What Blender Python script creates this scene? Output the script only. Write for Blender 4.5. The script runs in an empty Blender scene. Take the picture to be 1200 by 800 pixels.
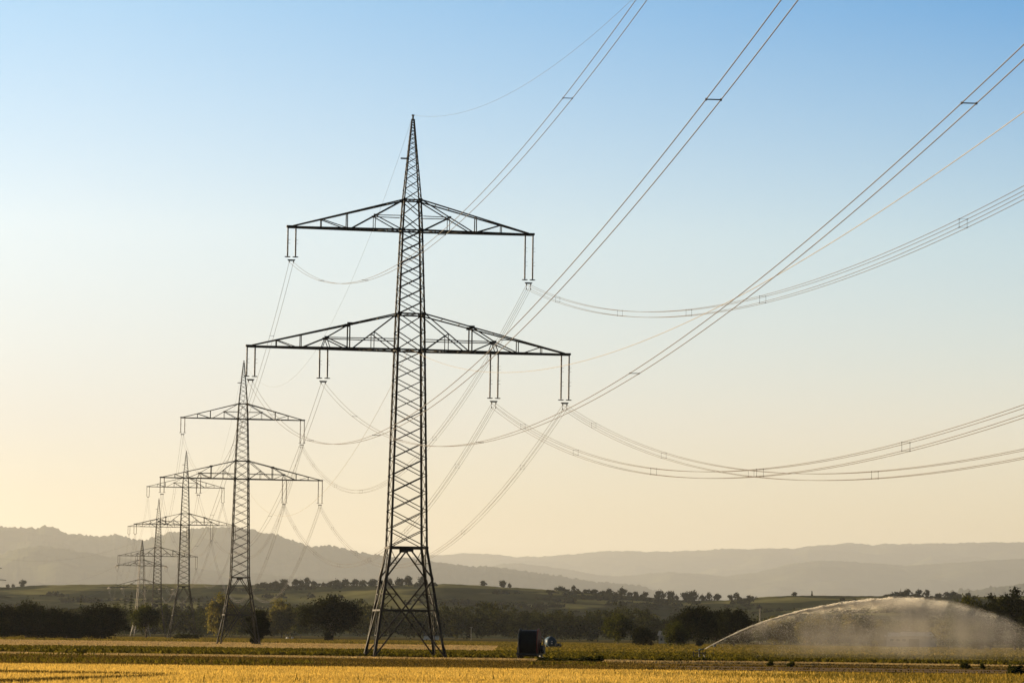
import bpy, math, random
import numpy as np
from mathutils import Matrix, Vector

C = bpy.context.scene
COL = C.collection
PI = math.pi

# ------------------------------------------------------------------ camera
F_PX, PITCH, ROLL, CAM_Z = 4072.9, 0.0845, 0.0129, 2.364      # for a 1200 x 800 frame
cam_d = bpy.data.cameras.new('camera')
cam_d.sensor_fit = 'HORIZONTAL'
cam_d.sensor_width = 36.0
cam_d.lens = 36.0 * F_PX / 1200.0
cam_d.clip_start = 0.5
cam_d.clip_end = 120000.0
cam = bpy.data.objects.new('camera', cam_d)
COL.objects.link(cam)
fw = Vector((0, math.cos(PITCH), math.sin(PITCH)))
rt0 = Vector((1, 0, 0))
up0 = rt0.cross(fw)
rt = rt0 * math.cos(ROLL) + up0 * math.sin(ROLL)
up = up0 * math.cos(ROLL) - rt0 * math.sin(ROLL)
M = Matrix((rt, up, -fw)).transposed().to_4x4()
M.translation = Vector((0, 0, CAM_Z))
cam.matrix_world = M
C.camera = cam

# ------------------------------------------------------------------ light
SUN_EL, SUN_AZ = math.radians(8.0), math.radians(-65.0)        # azimuth from +Y, clockwise positive
world = bpy.data.worlds.new('World')
C.world = world
world.use_nodes = True
wn = world.node_tree
for n in list(wn.nodes):
    wn.nodes.remove(n)
sky = wn.nodes.new('ShaderNodeTexSky')
sky.sky_type = 'NISHITA'
sky.sun_disc = False
sky.sun_elevation = SUN_EL
sky.sun_rotation = SUN_AZ
sky.altitude = 200
sky.air_density = 1.0
sky.dust_density = 1.0
sky.ozone_density = 1.5
bg = wn.nodes.new('ShaderNodeBackground')
bg.inputs['Strength'].default_value = 0.12
wo = wn.nodes.new('ShaderNodeOutputWorld')
# the evening sky of the photograph: bluer aloft than the model gives it
wg = wn.nodes.new('ShaderNodeTexCoord')
wx = wn.nodes.new('ShaderNodeSeparateXYZ')
wm = wn.nodes.new('ShaderNodeMix')
wm.data_type = 'RGBA'
wm.blend_type = 'MULTIPLY'
wm.inputs[0].default_value = 1.0
def sky_ramp(stops):
    r = wn.nodes.new('ShaderNodeValToRGB')
    els = r.color_ramp.elements
    for k, (ps, cl) in enumerate(stops):
        e = els[k] if k < 2 else els.new(ps)
        e.position = ps
        e.color = tuple(v / 1.5 for v in cl) + (1,)
    wn.links.new(wx.outputs['Z'], r.inputs[0])
    return r
HIGH = [(1.0, (.30, .36, .42)), (.34, (.34, .42, .50))]
near = sky_ramp([(0.0, (.82, .85, 1.12)), HIGH[0], HIGH[1], (.06, (.95, .93, 1.33)), (.115, (1.30, 1.25, 1.50)), (.18, (.80, 1.09, 1.44))])
away = sky_ramp([(0.0, (1.30, 1.21, 1.37)), HIGH[0], HIGH[1], (.06, (1.40, 1.25, 1.54)), (.115, (1.12, 1.22, 1.50)), (.18, (.22, .76, 1.36))])
dt = wn.nodes.new('ShaderNodeVectorMath')
dt.operation = 'DOT_PRODUCT'
dt.inputs[1].default_value = (math.sin(SUN_AZ) * math.cos(SUN_EL), math.cos(SUN_AZ) * math.cos(SUN_EL), math.sin(SUN_EL))
mr = wn.nodes.new('ShaderNodeMapRange')
mr.inputs[1].default_value = .29
mr.inputs[2].default_value = .54
wmm = wn.nodes.new('ShaderNodeMix')
wmm.data_type = 'RGBA'
wn.links.new(wg.outputs['Generated'], wx.inputs[0])
wn.links.new(wg.outputs['Generated'], dt.inputs[0])
wn.links.new(dt.outputs['Value'], mr.inputs[0])
wn.links.new(mr.outputs[0], wmm.inputs[0])
wn.links.new(away.outputs[0], wmm.inputs[6])
wn.links.new(near.outputs[0], wmm.inputs[7])
dim = wn.nodes.new('ShaderNodeMapRange')      # the sky is dimmer on the side away from the low sun
dim.inputs[1].default_value = -.25
dim.inputs[2].default_value = .27
dim.inputs[3].default_value = .32
dm = wn.nodes.new('ShaderNodeVectorMath')
dm.operation = 'SCALE'
wn.links.new(dt.outputs['Value'], dim.inputs[0])
wn.links.new(dim.outputs[0], dm.inputs['Scale'])
wn.links.new(sky.outputs[0], dm.inputs[0])
wn.links.new(dm.outputs[0], wm.inputs[6])
wn.links.new(wmm.outputs[2], wm.inputs[7])
wn.links.new(wm.outputs[2], bg.inputs[0])
wn.links.new(bg.outputs[0], wo.inputs[0])

sun_d = bpy.data.lights.new('sun', 'SUN')
sun_d.energy = 5.0
sun_d.angle = math.radians(0.5)
sun_d.color = (1.0, 0.765, 0.46)
sun = bpy.data.objects.new('sun', sun_d)
COL.objects.link(sun)
sdir = Vector((math.sin(SUN_AZ) * math.cos(SUN_EL), math.cos(SUN_AZ) * math.cos(SUN_EL), math.sin(SUN_EL)))
sun.rotation_euler = sdir.to_track_quat('Z', 'Y').to_euler()
sun.location = (-200, 100, 120)

C.view_settings.view_transform = 'Standard'
C.view_settings.look = 'None'
C.view_settings.exposure = 1.29
C.view_settings.gamma = 1.0
C.cycles.max_bounces = 6
C.cycles.diffuse_bounces = 3
C.cycles.transparent_max_bounces = 8
C.cycles.volume_bounces = 0

HAZE_DENSITY = 1.5e-5
HAZE_TOP = 2300.0

# ------------------------------------------------------------------ helpers
def ray(px, py):
    """Direction through a pixel of the 1200 x 800 frame, scaled so that y = 1 (metres of depth)."""
    u, w = px - 600.0, py - 400.0
    d = rt * (u / F_PX) - up * (w / F_PX) + fw
    return d / d.y

def at(px, py, Y):
    d = ray(px, py) * Y
    return Vector((d.x, Y, d.z + CAM_Z))

def gx(px, Y):
    """World x of a ground point seen in column px at depth Y."""
    py = 745.0
    for _ in range(4):
        d = ray(px, py)
        z = d.z * Y + CAM_Z
        py += z / Y * F_PX
    return ray(px, py).x * Y

def px_size(Y):
    return Y / F_PX

def tag(o, label, cat=None, group=None, kind=None):
    o['label'] = label
    if cat: o['category'] = cat
    if group: o['group'] = group
    if kind: o['kind'] = kind
    return o

def empty(name, loc=(0, 0, 0), rz=0.0):
    o = bpy.data.objects.new(name, None)
    o.empty_display_size = 0.5
    o.location = loc
    o.rotation_euler = (0, 0, rz)
    COL.objects.link(o)
    return o

def link_mesh(name, me, mat, parent=None, loc=None, rz=None):
    if mat is not None and not me.materials:
        me.materials.append(mat)
    o = bpy.data.objects.new(name, me)
    COL.objects.link(o)
    if parent: o.parent = parent
    if loc is not None: o.location = loc
    if rz is not None: o.rotation_euler = (0, 0, rz)
    return o

def np_mesh(name, V, Fq, smooth=False):
    """Mesh from an (n,3) vertex array and an (m,k) face array."""
    V = np.ascontiguousarray(V, dtype=np.float32)
    Fq = np.ascontiguousarray(Fq, dtype=np.int32)
    m, k = Fq.shape
    me = bpy.data.meshes.new(name)
    me.vertices.add(len(V))
    me.vertices.foreach_set('co', V.ravel())
    me.loops.add(m * k)
    me.loops.foreach_set('vertex_index', Fq.ravel())
    me.polygons.add(m)
    me.polygons.foreach_set('loop_start', np.arange(0, m * k, k, dtype=np.int32))
    me.polygons.foreach_set('loop_total', np.full(m, k, dtype=np.int32))
    if smooth:
        me.polygons.foreach_set('use_smooth', np.ones(m, dtype=bool))
    me.update(calc_edges=True)
    me.validate()
    return me

class MB:
    def __init__(s):
        s.v, s.f = [], []
    def add(s, vs, fs):
        b = len(s.v)
        s.v += [tuple(x) for x in vs]
        s.f += [tuple(b + i for i in f) for f in fs]
    def bar(s, p, q, w, t, n=None):
        p, q = Vector(p), Vector(q)
        a = (q - p).normalized()
        n = Vector(n) if n is not None else (Vector((0, 0, 1)) if abs(a.z) < .9 else Vector((0, 1, 0)))
        x = a.cross(n)
        if x.length < 1e-6:
            n = Vector((1, 0, 0)); x = a.cross(n)
        x.normalize()
        n = x.cross(a).normalized()
        x *= w / 2; n = n * (t / 2)
        s.add([p - x - n, p + x - n, p + x + n, p - x + n, q - x - n, q + x - n, q + x + n, q - x + n],
              [(0, 3, 2, 1), (4, 5, 6, 7), (0, 1, 5, 4), (1, 2, 6, 5), (2, 3, 7, 6), (3, 0, 4, 7)])
    def box(s, c, d):
        x, y, z = (k / 2 for k in d); c = Vector(c)
        s.add([c + Vector((i * x, j * y, k * z)) for k in (-1, 1) for (i, j) in ((-1, -1), (1, -1), (1, 1), (-1, 1))],
              [(0, 3, 2, 1), (4, 5, 6, 7), (0, 1, 5, 4), (1, 2, 6, 5), (2, 3, 7, 6), (3, 0, 4, 7)])
    def lathe(s, prof, origin=(0, 0, 0), axis='Z', n=12):
        """prof: list of (radius, height) along the axis."""
        o = Vector(origin); vs, fs = [], []
        for r, h in prof:
            for i in range(n):
                a = 2 * PI * i / n
                u, w = r * math.cos(a), r * math.sin(a)
                vs.append(o + (Vector((u, w, h)) if axis == 'Z' else Vector((h, u, w)) if axis == 'X' else Vector((w, h, u))))
        for k in range(len(prof) - 1):
            for i in range(n):
                j = (i + 1) % n
                fs.append((k * n + i, k * n + j, (k + 1) * n + j, (k + 1) * n + i))
        fs.append(tuple(range(n))[::-1]); fs.append(tuple((len(prof) - 1) * n + i for i in range(n)))
        s.add(vs, fs)
    def tube(s, pts, r, n=6):
        pts = [Vector(p) for p in pts]
        vs, fs = [], []
        rs = r if isinstance(r, (list, tuple)) else [r] * len(pts)
        for k, p in enumerate(pts):
            a = (pts[min(k + 1, len(pts) - 1)] - pts[max(k - 1, 0)]).normalized()
            ref = Vector((0, 0, 1)) if abs(a.z) < .9 else Vector((1, 0, 0))
            x = a.cross(ref).normalized(); y = x.cross(a).normalized()
            for i in range(n):
                t = 2 * PI * i / n
                vs.append(p + (x * math.cos(t) + y * math.sin(t)) * rs[k])
        for k in range(len(pts) - 1):
            for i in range(n):
                j = (i + 1) % n
                fs.append((k * n + i, k * n + j, (k + 1) * n + j, (k + 1) * n + i))
        fs.append(tuple(range(n))[::-1]); fs.append(tuple((len(pts) - 1) * n + i for i in range(n)))
        s.add(vs, fs)
    def mesh(s, name, smooth=False):
        me = bpy.data.meshes.new(name)
        me.from_pydata(s.v, [], s.f)
        if smooth:
            me.polygons.foreach_set('use_smooth', np.ones(len(me.polygons), dtype=bool))
        me.update()
        return me
    def build(s, name, mat, parent=None, loc=None, rz=None, smooth=False):
        return link_mesh(name, s.mesh(name, smooth), mat, parent, loc, rz)

# ------------------------------------------------------------------ materials
def new_mat(name):
    m = bpy.data.materials.new(name); m.use_nodes = True
    nt = m.node_tree
    for n in list(nt.nodes): nt.nodes.remove(n)
    return m, nt

def N(nt, kind, **kw):
    n = nt.nodes.new(kind)
    for k, v in kw.items():
        if k.startswith('in_'):
            n.inputs[k[3:].replace('_', ' ')].default_value = v
        else:
            setattr(n, k, v)
    return n

def ramp(nt, src, stops):
    r = nt.nodes.new('ShaderNodeValToRGB')
    els = r.color_ramp.elements
    while len(els) > 1: els.remove(els[-1])
    els[0].position = stops[0][0]; els[0].color = (*stops[0][1], 1)
    for p, c in stops[1:]:
        e = els.new(p); e.color = (*c, 1)
    nt.links.new(src, r.inputs[0])
    return r.outputs[0]

def noise(nt, scale, stretch=(1, 1, 1), detail=4.0, src=None):
    if src is None:
        src = N(nt, 'ShaderNodeNewGeometry').outputs['Position']
    mp = N(nt, 'ShaderNodeMapping'); mp.inputs['Scale'].default_value = stretch
    nt.links.new(src, mp.inputs[0])
    tx = N(nt, 'ShaderNodeTexNoise'); tx.inputs['Scale'].default_value = scale; tx.inputs['Detail'].default_value = detail
    nt.links.new(mp.outputs[0], tx.inputs['Vector'])
    return tx.outputs['Fac']

def mix(nt, fac, a, b, blend='MIX'):
    m = nt.nodes.new('ShaderNodeMix'); m.data_type = 'RGBA'; m.blend_type = blend
    if isinstance(fac, (int, float)): m.inputs[0].default_value = fac
    else: nt.links.new(fac, m.inputs[0])
    for s, i in ((a, 6), (b, 7)):
        if isinstance(s, tuple): m.inputs[i].default_value = (*s, 1)
        else: nt.links.new(s, m.inputs[i])
    return m.outputs[2]

def math_n(nt, op, a, b=None, clamp=False):
    m = nt.nodes.new('ShaderNodeMath'); m.operation = op; m.use_clamp = clamp
    for i, s in enumerate((a, b)):
        if s is None: continue
        if isinstance(s, (int, float)): m.inputs[i].default_value = s
        else: nt.links.new(s, m.inputs[i])
    return m.outputs[0]

def surf(name, c1, c2, scale=1.0, rough=.7, metal=0.0, stretch=(1, 1, 1), bump=0.0, spec=.3):
    """Plain surface with a noise between two base colours."""
    m, nt = new_mat(name)
    p = N(nt, 'ShaderNodeBsdfPrincipled'); o = N(nt, 'ShaderNodeOutputMaterial')
    f = noise(nt, scale, stretch)
    nt.links.new(ramp(nt, f, [(.35, c1), (.65, c2)]), p.inputs['Base Color'])
    p.inputs['Roughness'].default_value = rough; p.inputs['Metallic'].default_value = metal
    p.inputs['Specular IOR Level'].default_value = spec
    if bump:
        b = N(nt, 'ShaderNodeBump'); b.inputs['Strength'].default_value = bump; b.inputs['Distance'].default_value = .3
        nt.links.new(f, b.inputs['Height']); nt.links.new(b.outputs[0], p.inputs['Normal'])
    nt.links.new(p.outputs[0], o.inputs[0])
    return m

def leafy(name, stops, transl=.45, scale=.12, tcol=(1.3, 1.2, .5)):
    """Thin leaves or blades: diffuse plus translucent, colour varied per leaf and in patches."""
    m, nt = new_mat(name)
    g = N(nt, 'ShaderNodeNewGeometry')
    f = noise(nt, scale, detail=3.0, src=g.outputs['Position'])
    k = math_n(nt, 'ADD', math_n(nt, 'MULTIPLY', f, .6), math_n(nt, 'MULTIPLY', g.outputs['Random Per Island'], .4))
    col = ramp(nt, k, stops)
    d = N(nt, 'ShaderNodeBsdfDiffuse'); t = N(nt, 'ShaderNodeBsdfTranslucent')
    nt.links.new(col, d.inputs[0])
    nt.links.new(mix(nt, 1.0, col, tcol, 'MULTIPLY'), t.inputs[0])
    mx = N(nt, 'ShaderNodeMixShader'); mx.inputs[0].default_value = transl
    nt.links.new(d.outputs[0], mx.inputs[1]); nt.links.new(t.outputs[0], mx.inputs[2])
    o = N(nt, 'ShaderNodeOutputMaterial'); nt.links.new(mx.outputs[0], o.inputs[0])
    return m

MAT = {}
MAT['steel'] = surf('weathered_tower_steel', (.022, .019, .014), (.046, .040, .030), 1.2, .6, 0)
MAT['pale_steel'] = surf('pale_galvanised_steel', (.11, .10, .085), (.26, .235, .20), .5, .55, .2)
MAT['insulator'] = surf('brown_glazed_insulator', (.05, .032, .022), (.085, .055, .038), 3.0, .3, 0, spec=.5)
MAT['wire'] = surf('aluminium_wire', (.060, .046, .032), (.10, .076, .050), .5, .45, 0)
MAT['cable'] = surf('cable_painted_glint', (.24, .19, .12), (.34, .27, .17), .5, .45, 0)  # lighter than the other wires: the cable's glint is put into its colour
MAT['concrete'] = surf('concrete', (.10, .09, .075), (.16, .145, .12), 2.0, .9)
MAT['bark'] = surf('bark', (.035, .027, .018), (.075, .058, .04), 3.0, .9, stretch=(1, 1, .2))
MAT['leaf'] = leafy('olive_green_leaves', [(.25, (.018, .024, .006)), (.5, (.036, .044, .011)), (.75, (.080, .078, .022))])
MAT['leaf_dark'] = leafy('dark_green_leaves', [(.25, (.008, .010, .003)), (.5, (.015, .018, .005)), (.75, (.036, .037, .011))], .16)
MAT['leaf_light'] = leafy('light_olive_leaves', [(.25, (.06, .06, .018)), (.5, (.10, .095, .03)), (.75, (.19, .155, .05))])
MAT['leaf_wood'] = leafy('dark_woodland_leaves', [(.25, (.012, .016, .005)), (.5, (.025, .030, .008)), (.75, (.060, .058, .018))], .3, .05)  # darker version of the olive leaf colour, for the far wood
MAT['needle'] = leafy('conifer_needles', [(.25, (.016, .024, .012)), (.5, (.030, .040, .018)), (.75, (.055, .060, .026))], .25)
MAT['wheat'] = leafy('ripe_wheat', [(.2, (.35, .245, .075)), (.5, (.54, .40, .125)), (.8, (.66, .515, .185))], .5, .06, (1.15, 1.0, .62))
MAT['dry_grass'] = leafy('dry_grass', [(.2, (.036, .028, .009)), (.5, (.075, .058, .019)), (.8, (.18, .135, .048))], .45, .05, (1.15, 1.0, .6))
MAT['crop_leaf'] = leafy('green_crop_leaves', [(.2, (.026, .026, .006)), (.5, (.058, .053, .012)), (.8, (.125, .105, .026))], .45, .05)
MAT['meadow_grass'] = leafy('meadow_grass', [(.2, (.06, .06, .016)), (.5, (.11, .095, .026)), (.8, (.19, .15, .05))], .45, .02, (1.2, 1.05, .5))
MAT['straw'] = leafy('pale_straw', [(.2, (.26, .19, .10)), (.5, (.34, .26, .14)), (.8, (.42, .33, .19))], .4, .06, (1.1, 1.0, .7))
MAT['gold_grass'] = leafy('golden_olive_grass', [(.2, (.08, .07, .018)), (.5, (.17, .135, .035)), (.8, (.36, .27, .085))], .45, .25, (1.2, 1.05, .5))
MAT['weed'] = leafy('weed_leaves', [(.2, (.018, .022, .006)), (.5, (.035, .04, .012)), (.8, (.07, .07, .022))], .35, .4)

# ------------------------------------------------------------------ ground
def ground_mat():
    m, nt = new_mat('field_ground')
    p = N(nt, 'ShaderNodeBsdfPrincipled'); o = N(nt, 'ShaderNodeOutputMaterial')
    f = noise(nt, .02, (1, .25, 1), 6)
    g = noise(nt, .9, (1, 1, 1), 3)
    c = ramp(nt, f, [(.3, (.05, .052, .016)), (.5, (.095, .08, .026)), (.7, (.15, .115, .042))])
    nt.links.new(mix(nt, .35, c, ramp(nt, g, [(.3, (.03, .03, .012)), (.7, (.15, .12, .05))])), p.inputs['Base Color'])
    p.inputs['Roughness'].default_value = 1; p.inputs['Specular IOR Level'].default_value = 0
    nt.links.new(p.outputs[0], o.inputs[0])
    return m

def strip(name, pts, z, mat, label):
    mb = MB(); mb.add([(x, y, z) for x, y in pts], [tuple(range(len(pts)))])
    o = mb.build(name, mat); tag(o, label, kind='structure'); return o

def wavy(y0, k, x0, x1, amp, seed, n=60):
    r = random.Random(seed); ph = [r.uniform(0, 6) for _ in range(3)]
    return [(x0 + (x1 - x0) * i / n, y0 + k * (x0 + (x1 - x0) * i / n) + amp * (math.sin(i * .7 + ph[0]) + .6 * math.sin(i * 1.9 + ph[1]) + .4 * math.sin(i * 3.7 + ph[2]))) for i in range(n + 1)]

mb = MB(); mb.add([(-15500, -400, 0), (15500, -400, 0), (15500, 86000, 0), (-15500, 86000, 0)], [(0, 1, 2, 3)])
tag(mb.build('ground', ground_mat()), 'flat farmland ground of dry grass and soil reaching to the hills', kind='structure')
soil_w = surf('wheat_field_soil', (.20, .13, .04), (.34, .22, .07), .7, 1, spec=0)
soil_v = surf('dry_verge_soil', (.05, .04, .016), (.10, .078, .03), .5, 1, spec=0)
soil_c = surf('crop_field_soil', (.035, .034, .014), (.07, .058, .024), .6, 1, spec=0)
soil_s = surf('pale_stubble', (.26, .195, .105), (.36, .275, .15), .12, 1, stretch=(1, .4, 1), spec=0)
soil_t = surf('farm_track_dirt', (.17, .12, .075), (.27, .195, .12), .25, 1, spec=0)
W_EDGE = lambda x: 196 + .30 * x
strip('wheat_field', [(-70, 60), (70, 60)] + wavy(196, .30, -70, 70, .5, 1)[::-1], .02, soil_w, 'golden ripe wheat field along the bottom of the view')
strip('grass_verge', wavy(196, .30, -70, 70, .5, 1) + wavy(318, 0, -110, 110, .8, 2)[::-1], .016, soil_v, 'brown strip of dry grass between wheat and green crop')
strip('farm_track', wavy(266, .02, 9, 75, .5, 3) + wavy(306, .02, 9, 75, .8, 4)[::-1], .030, soil_t, 'grey dirt track running through the dry grass')
strip('field_path', wavy(318, 0, -110, 110, .8, 2) + wavy(349, 0, -110, 110, 2.0, 5)[::-1], .020, surf('pale_path_dirt', (.20, .15, .07), (.30, .225, .11), .4, 1, spec=0), 'pale bare path along the edge of the green crop')
strip('crop_field', wavy(349, 0, -110, 110, 2.0, 5) + wavy(470, .28, -130, 130, 1.5, 6)[::-1], .024, soil_c, 'green row crop field around the foot of the large tower')
strip('stubble_field', wavy(500, .28, -220, -1, 2, 7, 40) + [(2, 560), (-1, 640), (-6, 720)] + wavy(850, .2, -240, -14, 5, 8, 40)[::-1], .026, soil_s, 'pale stubble field behind the green crop on the left')
strip('light_headland', wavy(1330, .0, -160, 40, 5, 9, 30) + wavy(1480, .0, -190, 40, 5, 10, 30)[::-1], .035, soil_s, 'pale stubble headland in front of the far wood')

# ------------------------------------------------------------------ hills
def interp1(n, cells, rng):
    c = rng.uniform(-1, 1, cells + 2)
    t = np.linspace(0, cells - 1e-6, n); i = t.astype(int); f = t - i; f = f * f * (3 - 2 * f)
    return c[i] * (1 - f) + c[i + 1] * f

def hill(name, pts, Y, front, back, step_px, amps, mat, label, rows=26, seed=1, bump_fade=.35, fold=.22):
    rng = np.random.default_rng(seed)
    px = np.arange(-90, 1291, step_px)
    yy = np.interp(px, [p[0] for p in pts], [p[1] for p in pts])
    R = np.array([[*at(a, b, Y)] for a, b in zip(px, yy)])
    n = len(px)
    fine = sum(a * interp1(n, max(4, int(n * step_px / wl)), rng) for a, wl in amps)
    ts = np.concatenate([np.linspace(0, 1, rows), np.array([1.15, 1.5, 2.0])])
    V = []
    for t in ts:
        if t <= 1:
            y = Y - front * (1 - t); s = t ** 1.3 * (1.0 + .18 * math.sin(t * PI))
        else:
            y = Y + back * (t - 1); s = 1 - .55 * (t - 1) ** 1.2
        z = R[:, 2] * s
        if 0 < t < 1:
            z = z * (1 + fold * math.sin(t * PI) * interp1(n, max(3, n // 40), rng))
            z = z + sum(a * .7 * interp1(n, max(4, int(n * step_px / wl)), rng) for a, wl in amps) * min(1, t * 3) * (1 - .5 * t)
        if t == 1: z = z + fine * np.clip(R[:, 2] / 20, 0, 1)
        if t > 1: z = z - 6
        x = R[:, 0] * (y / Y)
        V.append(np.stack([x, np.full(n, y), np.where(t == 0, -2.0, z)], 1))
    V = np.concatenate(V); r = len(ts)
    i = np.arange(r - 1)[:, None] * n + np.arange(n - 1)[None]
    Fq = np.stack([i, i + 1, i + n + 1, i + n], -1).reshape(-1, 4)
    o = link_mesh(name, np_mesh(name, V, Fq, True), mat)
    tag(o, label, kind='structure')
    return o

forest = surf('wooded_hillside', (.030, .035, .018), (.06, .062, .03), .006, 1, spec=0)
hillA = [(-90, 626), (-40, 619), (0, 616), (25, 617), (42, 618.5), (52, 616.5), (65, 619), (80, 625), (100, 626.5), (120, 627.5), (135, 625), (145, 628), (158, 632), (170, 634), (185, 628), (200, 623), (230, 619), (255, 617), (275, 616.5), (295, 620), (310, 624), (330, 628), (345, 634), (365, 640), (385, 639), (400, 641), (430, 648), (450, 651), (500, 656), (550, 664), (575, 663), (600, 667), (650, 674), (700, 681), (740, 685), (752, 686), (770, 692), (800, 700), (850, 712), (1290, 745)]
hillA2 = [(-90, 664), (-20, 655), (0, 650), (20, 643), (40, 640), (70, 642), (100, 648), (150, 654), (220, 664), (300, 672), (420, 680), (560, 690), (700, 715), (1290, 748)]
hillB = [(-90, 672), (300, 664), (430, 655), (480, 652), (512, 650), (550, 649), (575, 648.5), (597, 651), (610, 652.5), (640, 651), (670, 649), (700, 646.5), (750, 646), (800, 645), (850, 643), (900, 642), (930, 643), (948, 639), (984, 636.5), (1000, 637), (1024, 638.5), (1042, 637), (1060, 637.5), (1092, 634.7), (1119, 636), (1200, 633.8), (1290, 632)]
hillB2 = [(-90, 700), (450, 690), (560, 668), (590, 660), (610, 659.5), (625, 661.5), (650, 664), (680, 669), (700, 673), (725, 675), (750, 673), (785, 670), (812, 672), (850, 675), (885, 670), (920, 662), (960, 656), (1010, 659), (1060, 662), (1120, 659), (1200, 654), (1290, 650)]
hillC = [(-90, 750), (1060, 720), (1105, 697), (1125, 692), (1150, 689.5), (1180, 686), (1200, 683.5), (1250, 678), (1290, 676)]
hillM = [(-90, 688), (-20, 688), (0, 687.5), (15, 687.5), (40, 686), (60, 685), (100, 684.5), (180, 684), (240, 684), (300, 685), (360, 686.5), (440, 686), (480, 684.5), (520, 683.5), (560, 685.5), (600, 688), (640, 690.5), (680, 693), (720, 696), (760, 699.5), (800, 703), (850, 703), (900, 699), (930, 697.5), (1000, 698), (1050, 697.5), (1100, 699), (1140, 699), (1200, 698), (1290, 698)]
hill('far_hills', hillB, 70000, 11000, 3000, 1.2, [(15, 40), (12, 14), (12, 4)], forest, 'palest wooded mountain range along the right horizon', seed=11)
hill('middle_range_hills', hillB2, 56000, 8000, 3000, 1.2, [(9, 40), (6, 10), (6, 3)], forest, 'pale wooded ridge below the farthest mountains', seed=12)
hill('wooded_hills', hillA, 38500, 6400, 3000, .8, [(6, 30), (6, 9), (12, 2.2)], forest, 'broad hazy wooded hills behind the row of towers', seed=13)
hill('front_wooded_hills', hillA2, 32500, 5600, 3000, 1.0, [(7, 30), (8, 10), (8, 3)], forest, 'lower wooded ridge in front of the hazy hills', seed=14)
hill('side_hill', hillC, 32800, 4700, 3000, .8, [(7, 20), (12, 8), (19, 2.6)], forest, 'darker wooded hill slope at the right edge', seed=15)

def vineyard_mat():
    m, nt = new_mat('terraced_vineyard_slope')
    p = N(nt, 'ShaderNodeBsdfPrincipled'); o = N(nt, 'ShaderNodeOutputMaterial')
    a = noise(nt, .012, (.35, .10, 4.2), 4)
    b = noise(nt, .035, (.7, .25, 1.2), 5)
    dark = ramp(nt, b, [(.35, (.022, .028, .012)), (.65, (.05, .052, .022))])
    light = ramp(nt, b, [(.3, (.10, .10, .034)), (.7, (.20, .185, .068))])
    k = ramp(nt, a, [(.50, (0, 0, 0)), (.56, (1, 1, 1))])
    nt.links.new(mix(nt, k, dark, light), p.inputs['Base Color'])
    p.inputs['Roughness'].default_value = 1; p.inputs['Specular IOR Level'].default_value = 0
    nt.links.new(p.outputs[0], o.inputs[0])
    return m
hill('vineyard_hill', hillM, 5200, 1700, 900, 1.5, [(.4, 20), (.3, 5)], vineyard_mat(), 'long low hill of terraced vineyards behind the wood', rows=40, seed=16, fold=.10)

# ------------------------------------------------------------------ lattice towers
TH = 0.168
T_POS = [(-10.351, 350.0, 0.0), (-54.367, 703.5, 2.37), (-105.26, 1127.8, 5.96), (-145.57, 1442.2, 2.48)]
T0_POS, T0_TH = (31.24, 24.3, -.15), .088
ZU, ZUT, LU = 43.1, 46.2, 12.55
ZL, ZLT, LL = 30.95, 34.6, 16.44
TOP, BELT = 55.0, 11.07
WID = [(0, 7.4), (BELT, 3.8), (ZL, 2.9), (ZLT, 2.72), (ZU, 2.12), (ZUT, 1.8), (TOP, .22)]
def wid(z, tab=WID):
    return float(np.interp(z, [a for a, _ in tab], [b for _, b in tab]))
def corners(z, tab=WID):
    h = wid(z, tab) / 2
    return [Vector((-h, -h, z)), Vector((h, -h, z)), Vector((h, h, z)), Vector((-h, h, z))]
FN = [Vector((0, -1, 0)), Vector((1, 0, 0)), Vector((0, 1, 0)), Vector((-1, 0, 0))]

def leg_angle(mb, p, q, k, s, t=.03):
    """L-section leg at corner k: two plates along the two faces that meet there."""
    for n, d in ((FN[k], FN[(k - 1) % 4]), (FN[(k - 1) % 4], FN[k])):
        off = d * (-s / 2 if True else 0)
        mb.bar(p + off, q + off, s, t, n)

def panels(z0, z1, k, tab=WID):
    zs = [z0]
    while zs[-1] < z1:
        zs.append(zs[-1] + k * wid(zs[-1], tab))
    n = max(1, len(zs) - 1)
    if n > 1 and (zs[-1] - z1) > (z1 - zs[-2]): n -= 1
    zs = zs[:n + 1]
    sc = (z1 - z0) / (zs[-1] - z0)
    return [z0 + (z - z0) * sc for z in zs]

def lattice(mb, zs, leg, br, tab=WID):
    for a, b in zip(zs[:-1], zs[1:]):
        ca, cb = corners(a, tab), corners(b, tab)
        for k in range(4):
            leg_angle(mb, ca[k], cb[k], k, leg)
            j = (k + 1) % 4
            mb.bar(ca[k] - FN[k] * .02, cb[j] - FN[k] * .02, br, .035, FN[k])
            mb.bar(ca[j] + FN[k] * .02, cb[k] + FN[k] * .02, br, .035, FN[k])

def belt(mb, z, s, tab=WID, gusset=0.0):
    c = corners(z, tab)
    for k in range(4):
        j = (k + 1) % 4
        mb.bar(c[k], c[j], s, s * .8, FN[k])
        if gusset:
            e = (c[j] - c[k]).normalized()
            for q, sg in ((c[k], 1), (c[j], -1)):
                mb.box(q + e * sg * gusset * .3 + FN[k] * .035, (gusset if abs(e.x) > .5 else .02, gusset if abs(e.y) > .5 else .02, gusset * .8))
    mb.bar(c[0], c[2], s * .6, .04); mb.bar(c[1], c[3], s * .6, .04)

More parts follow.
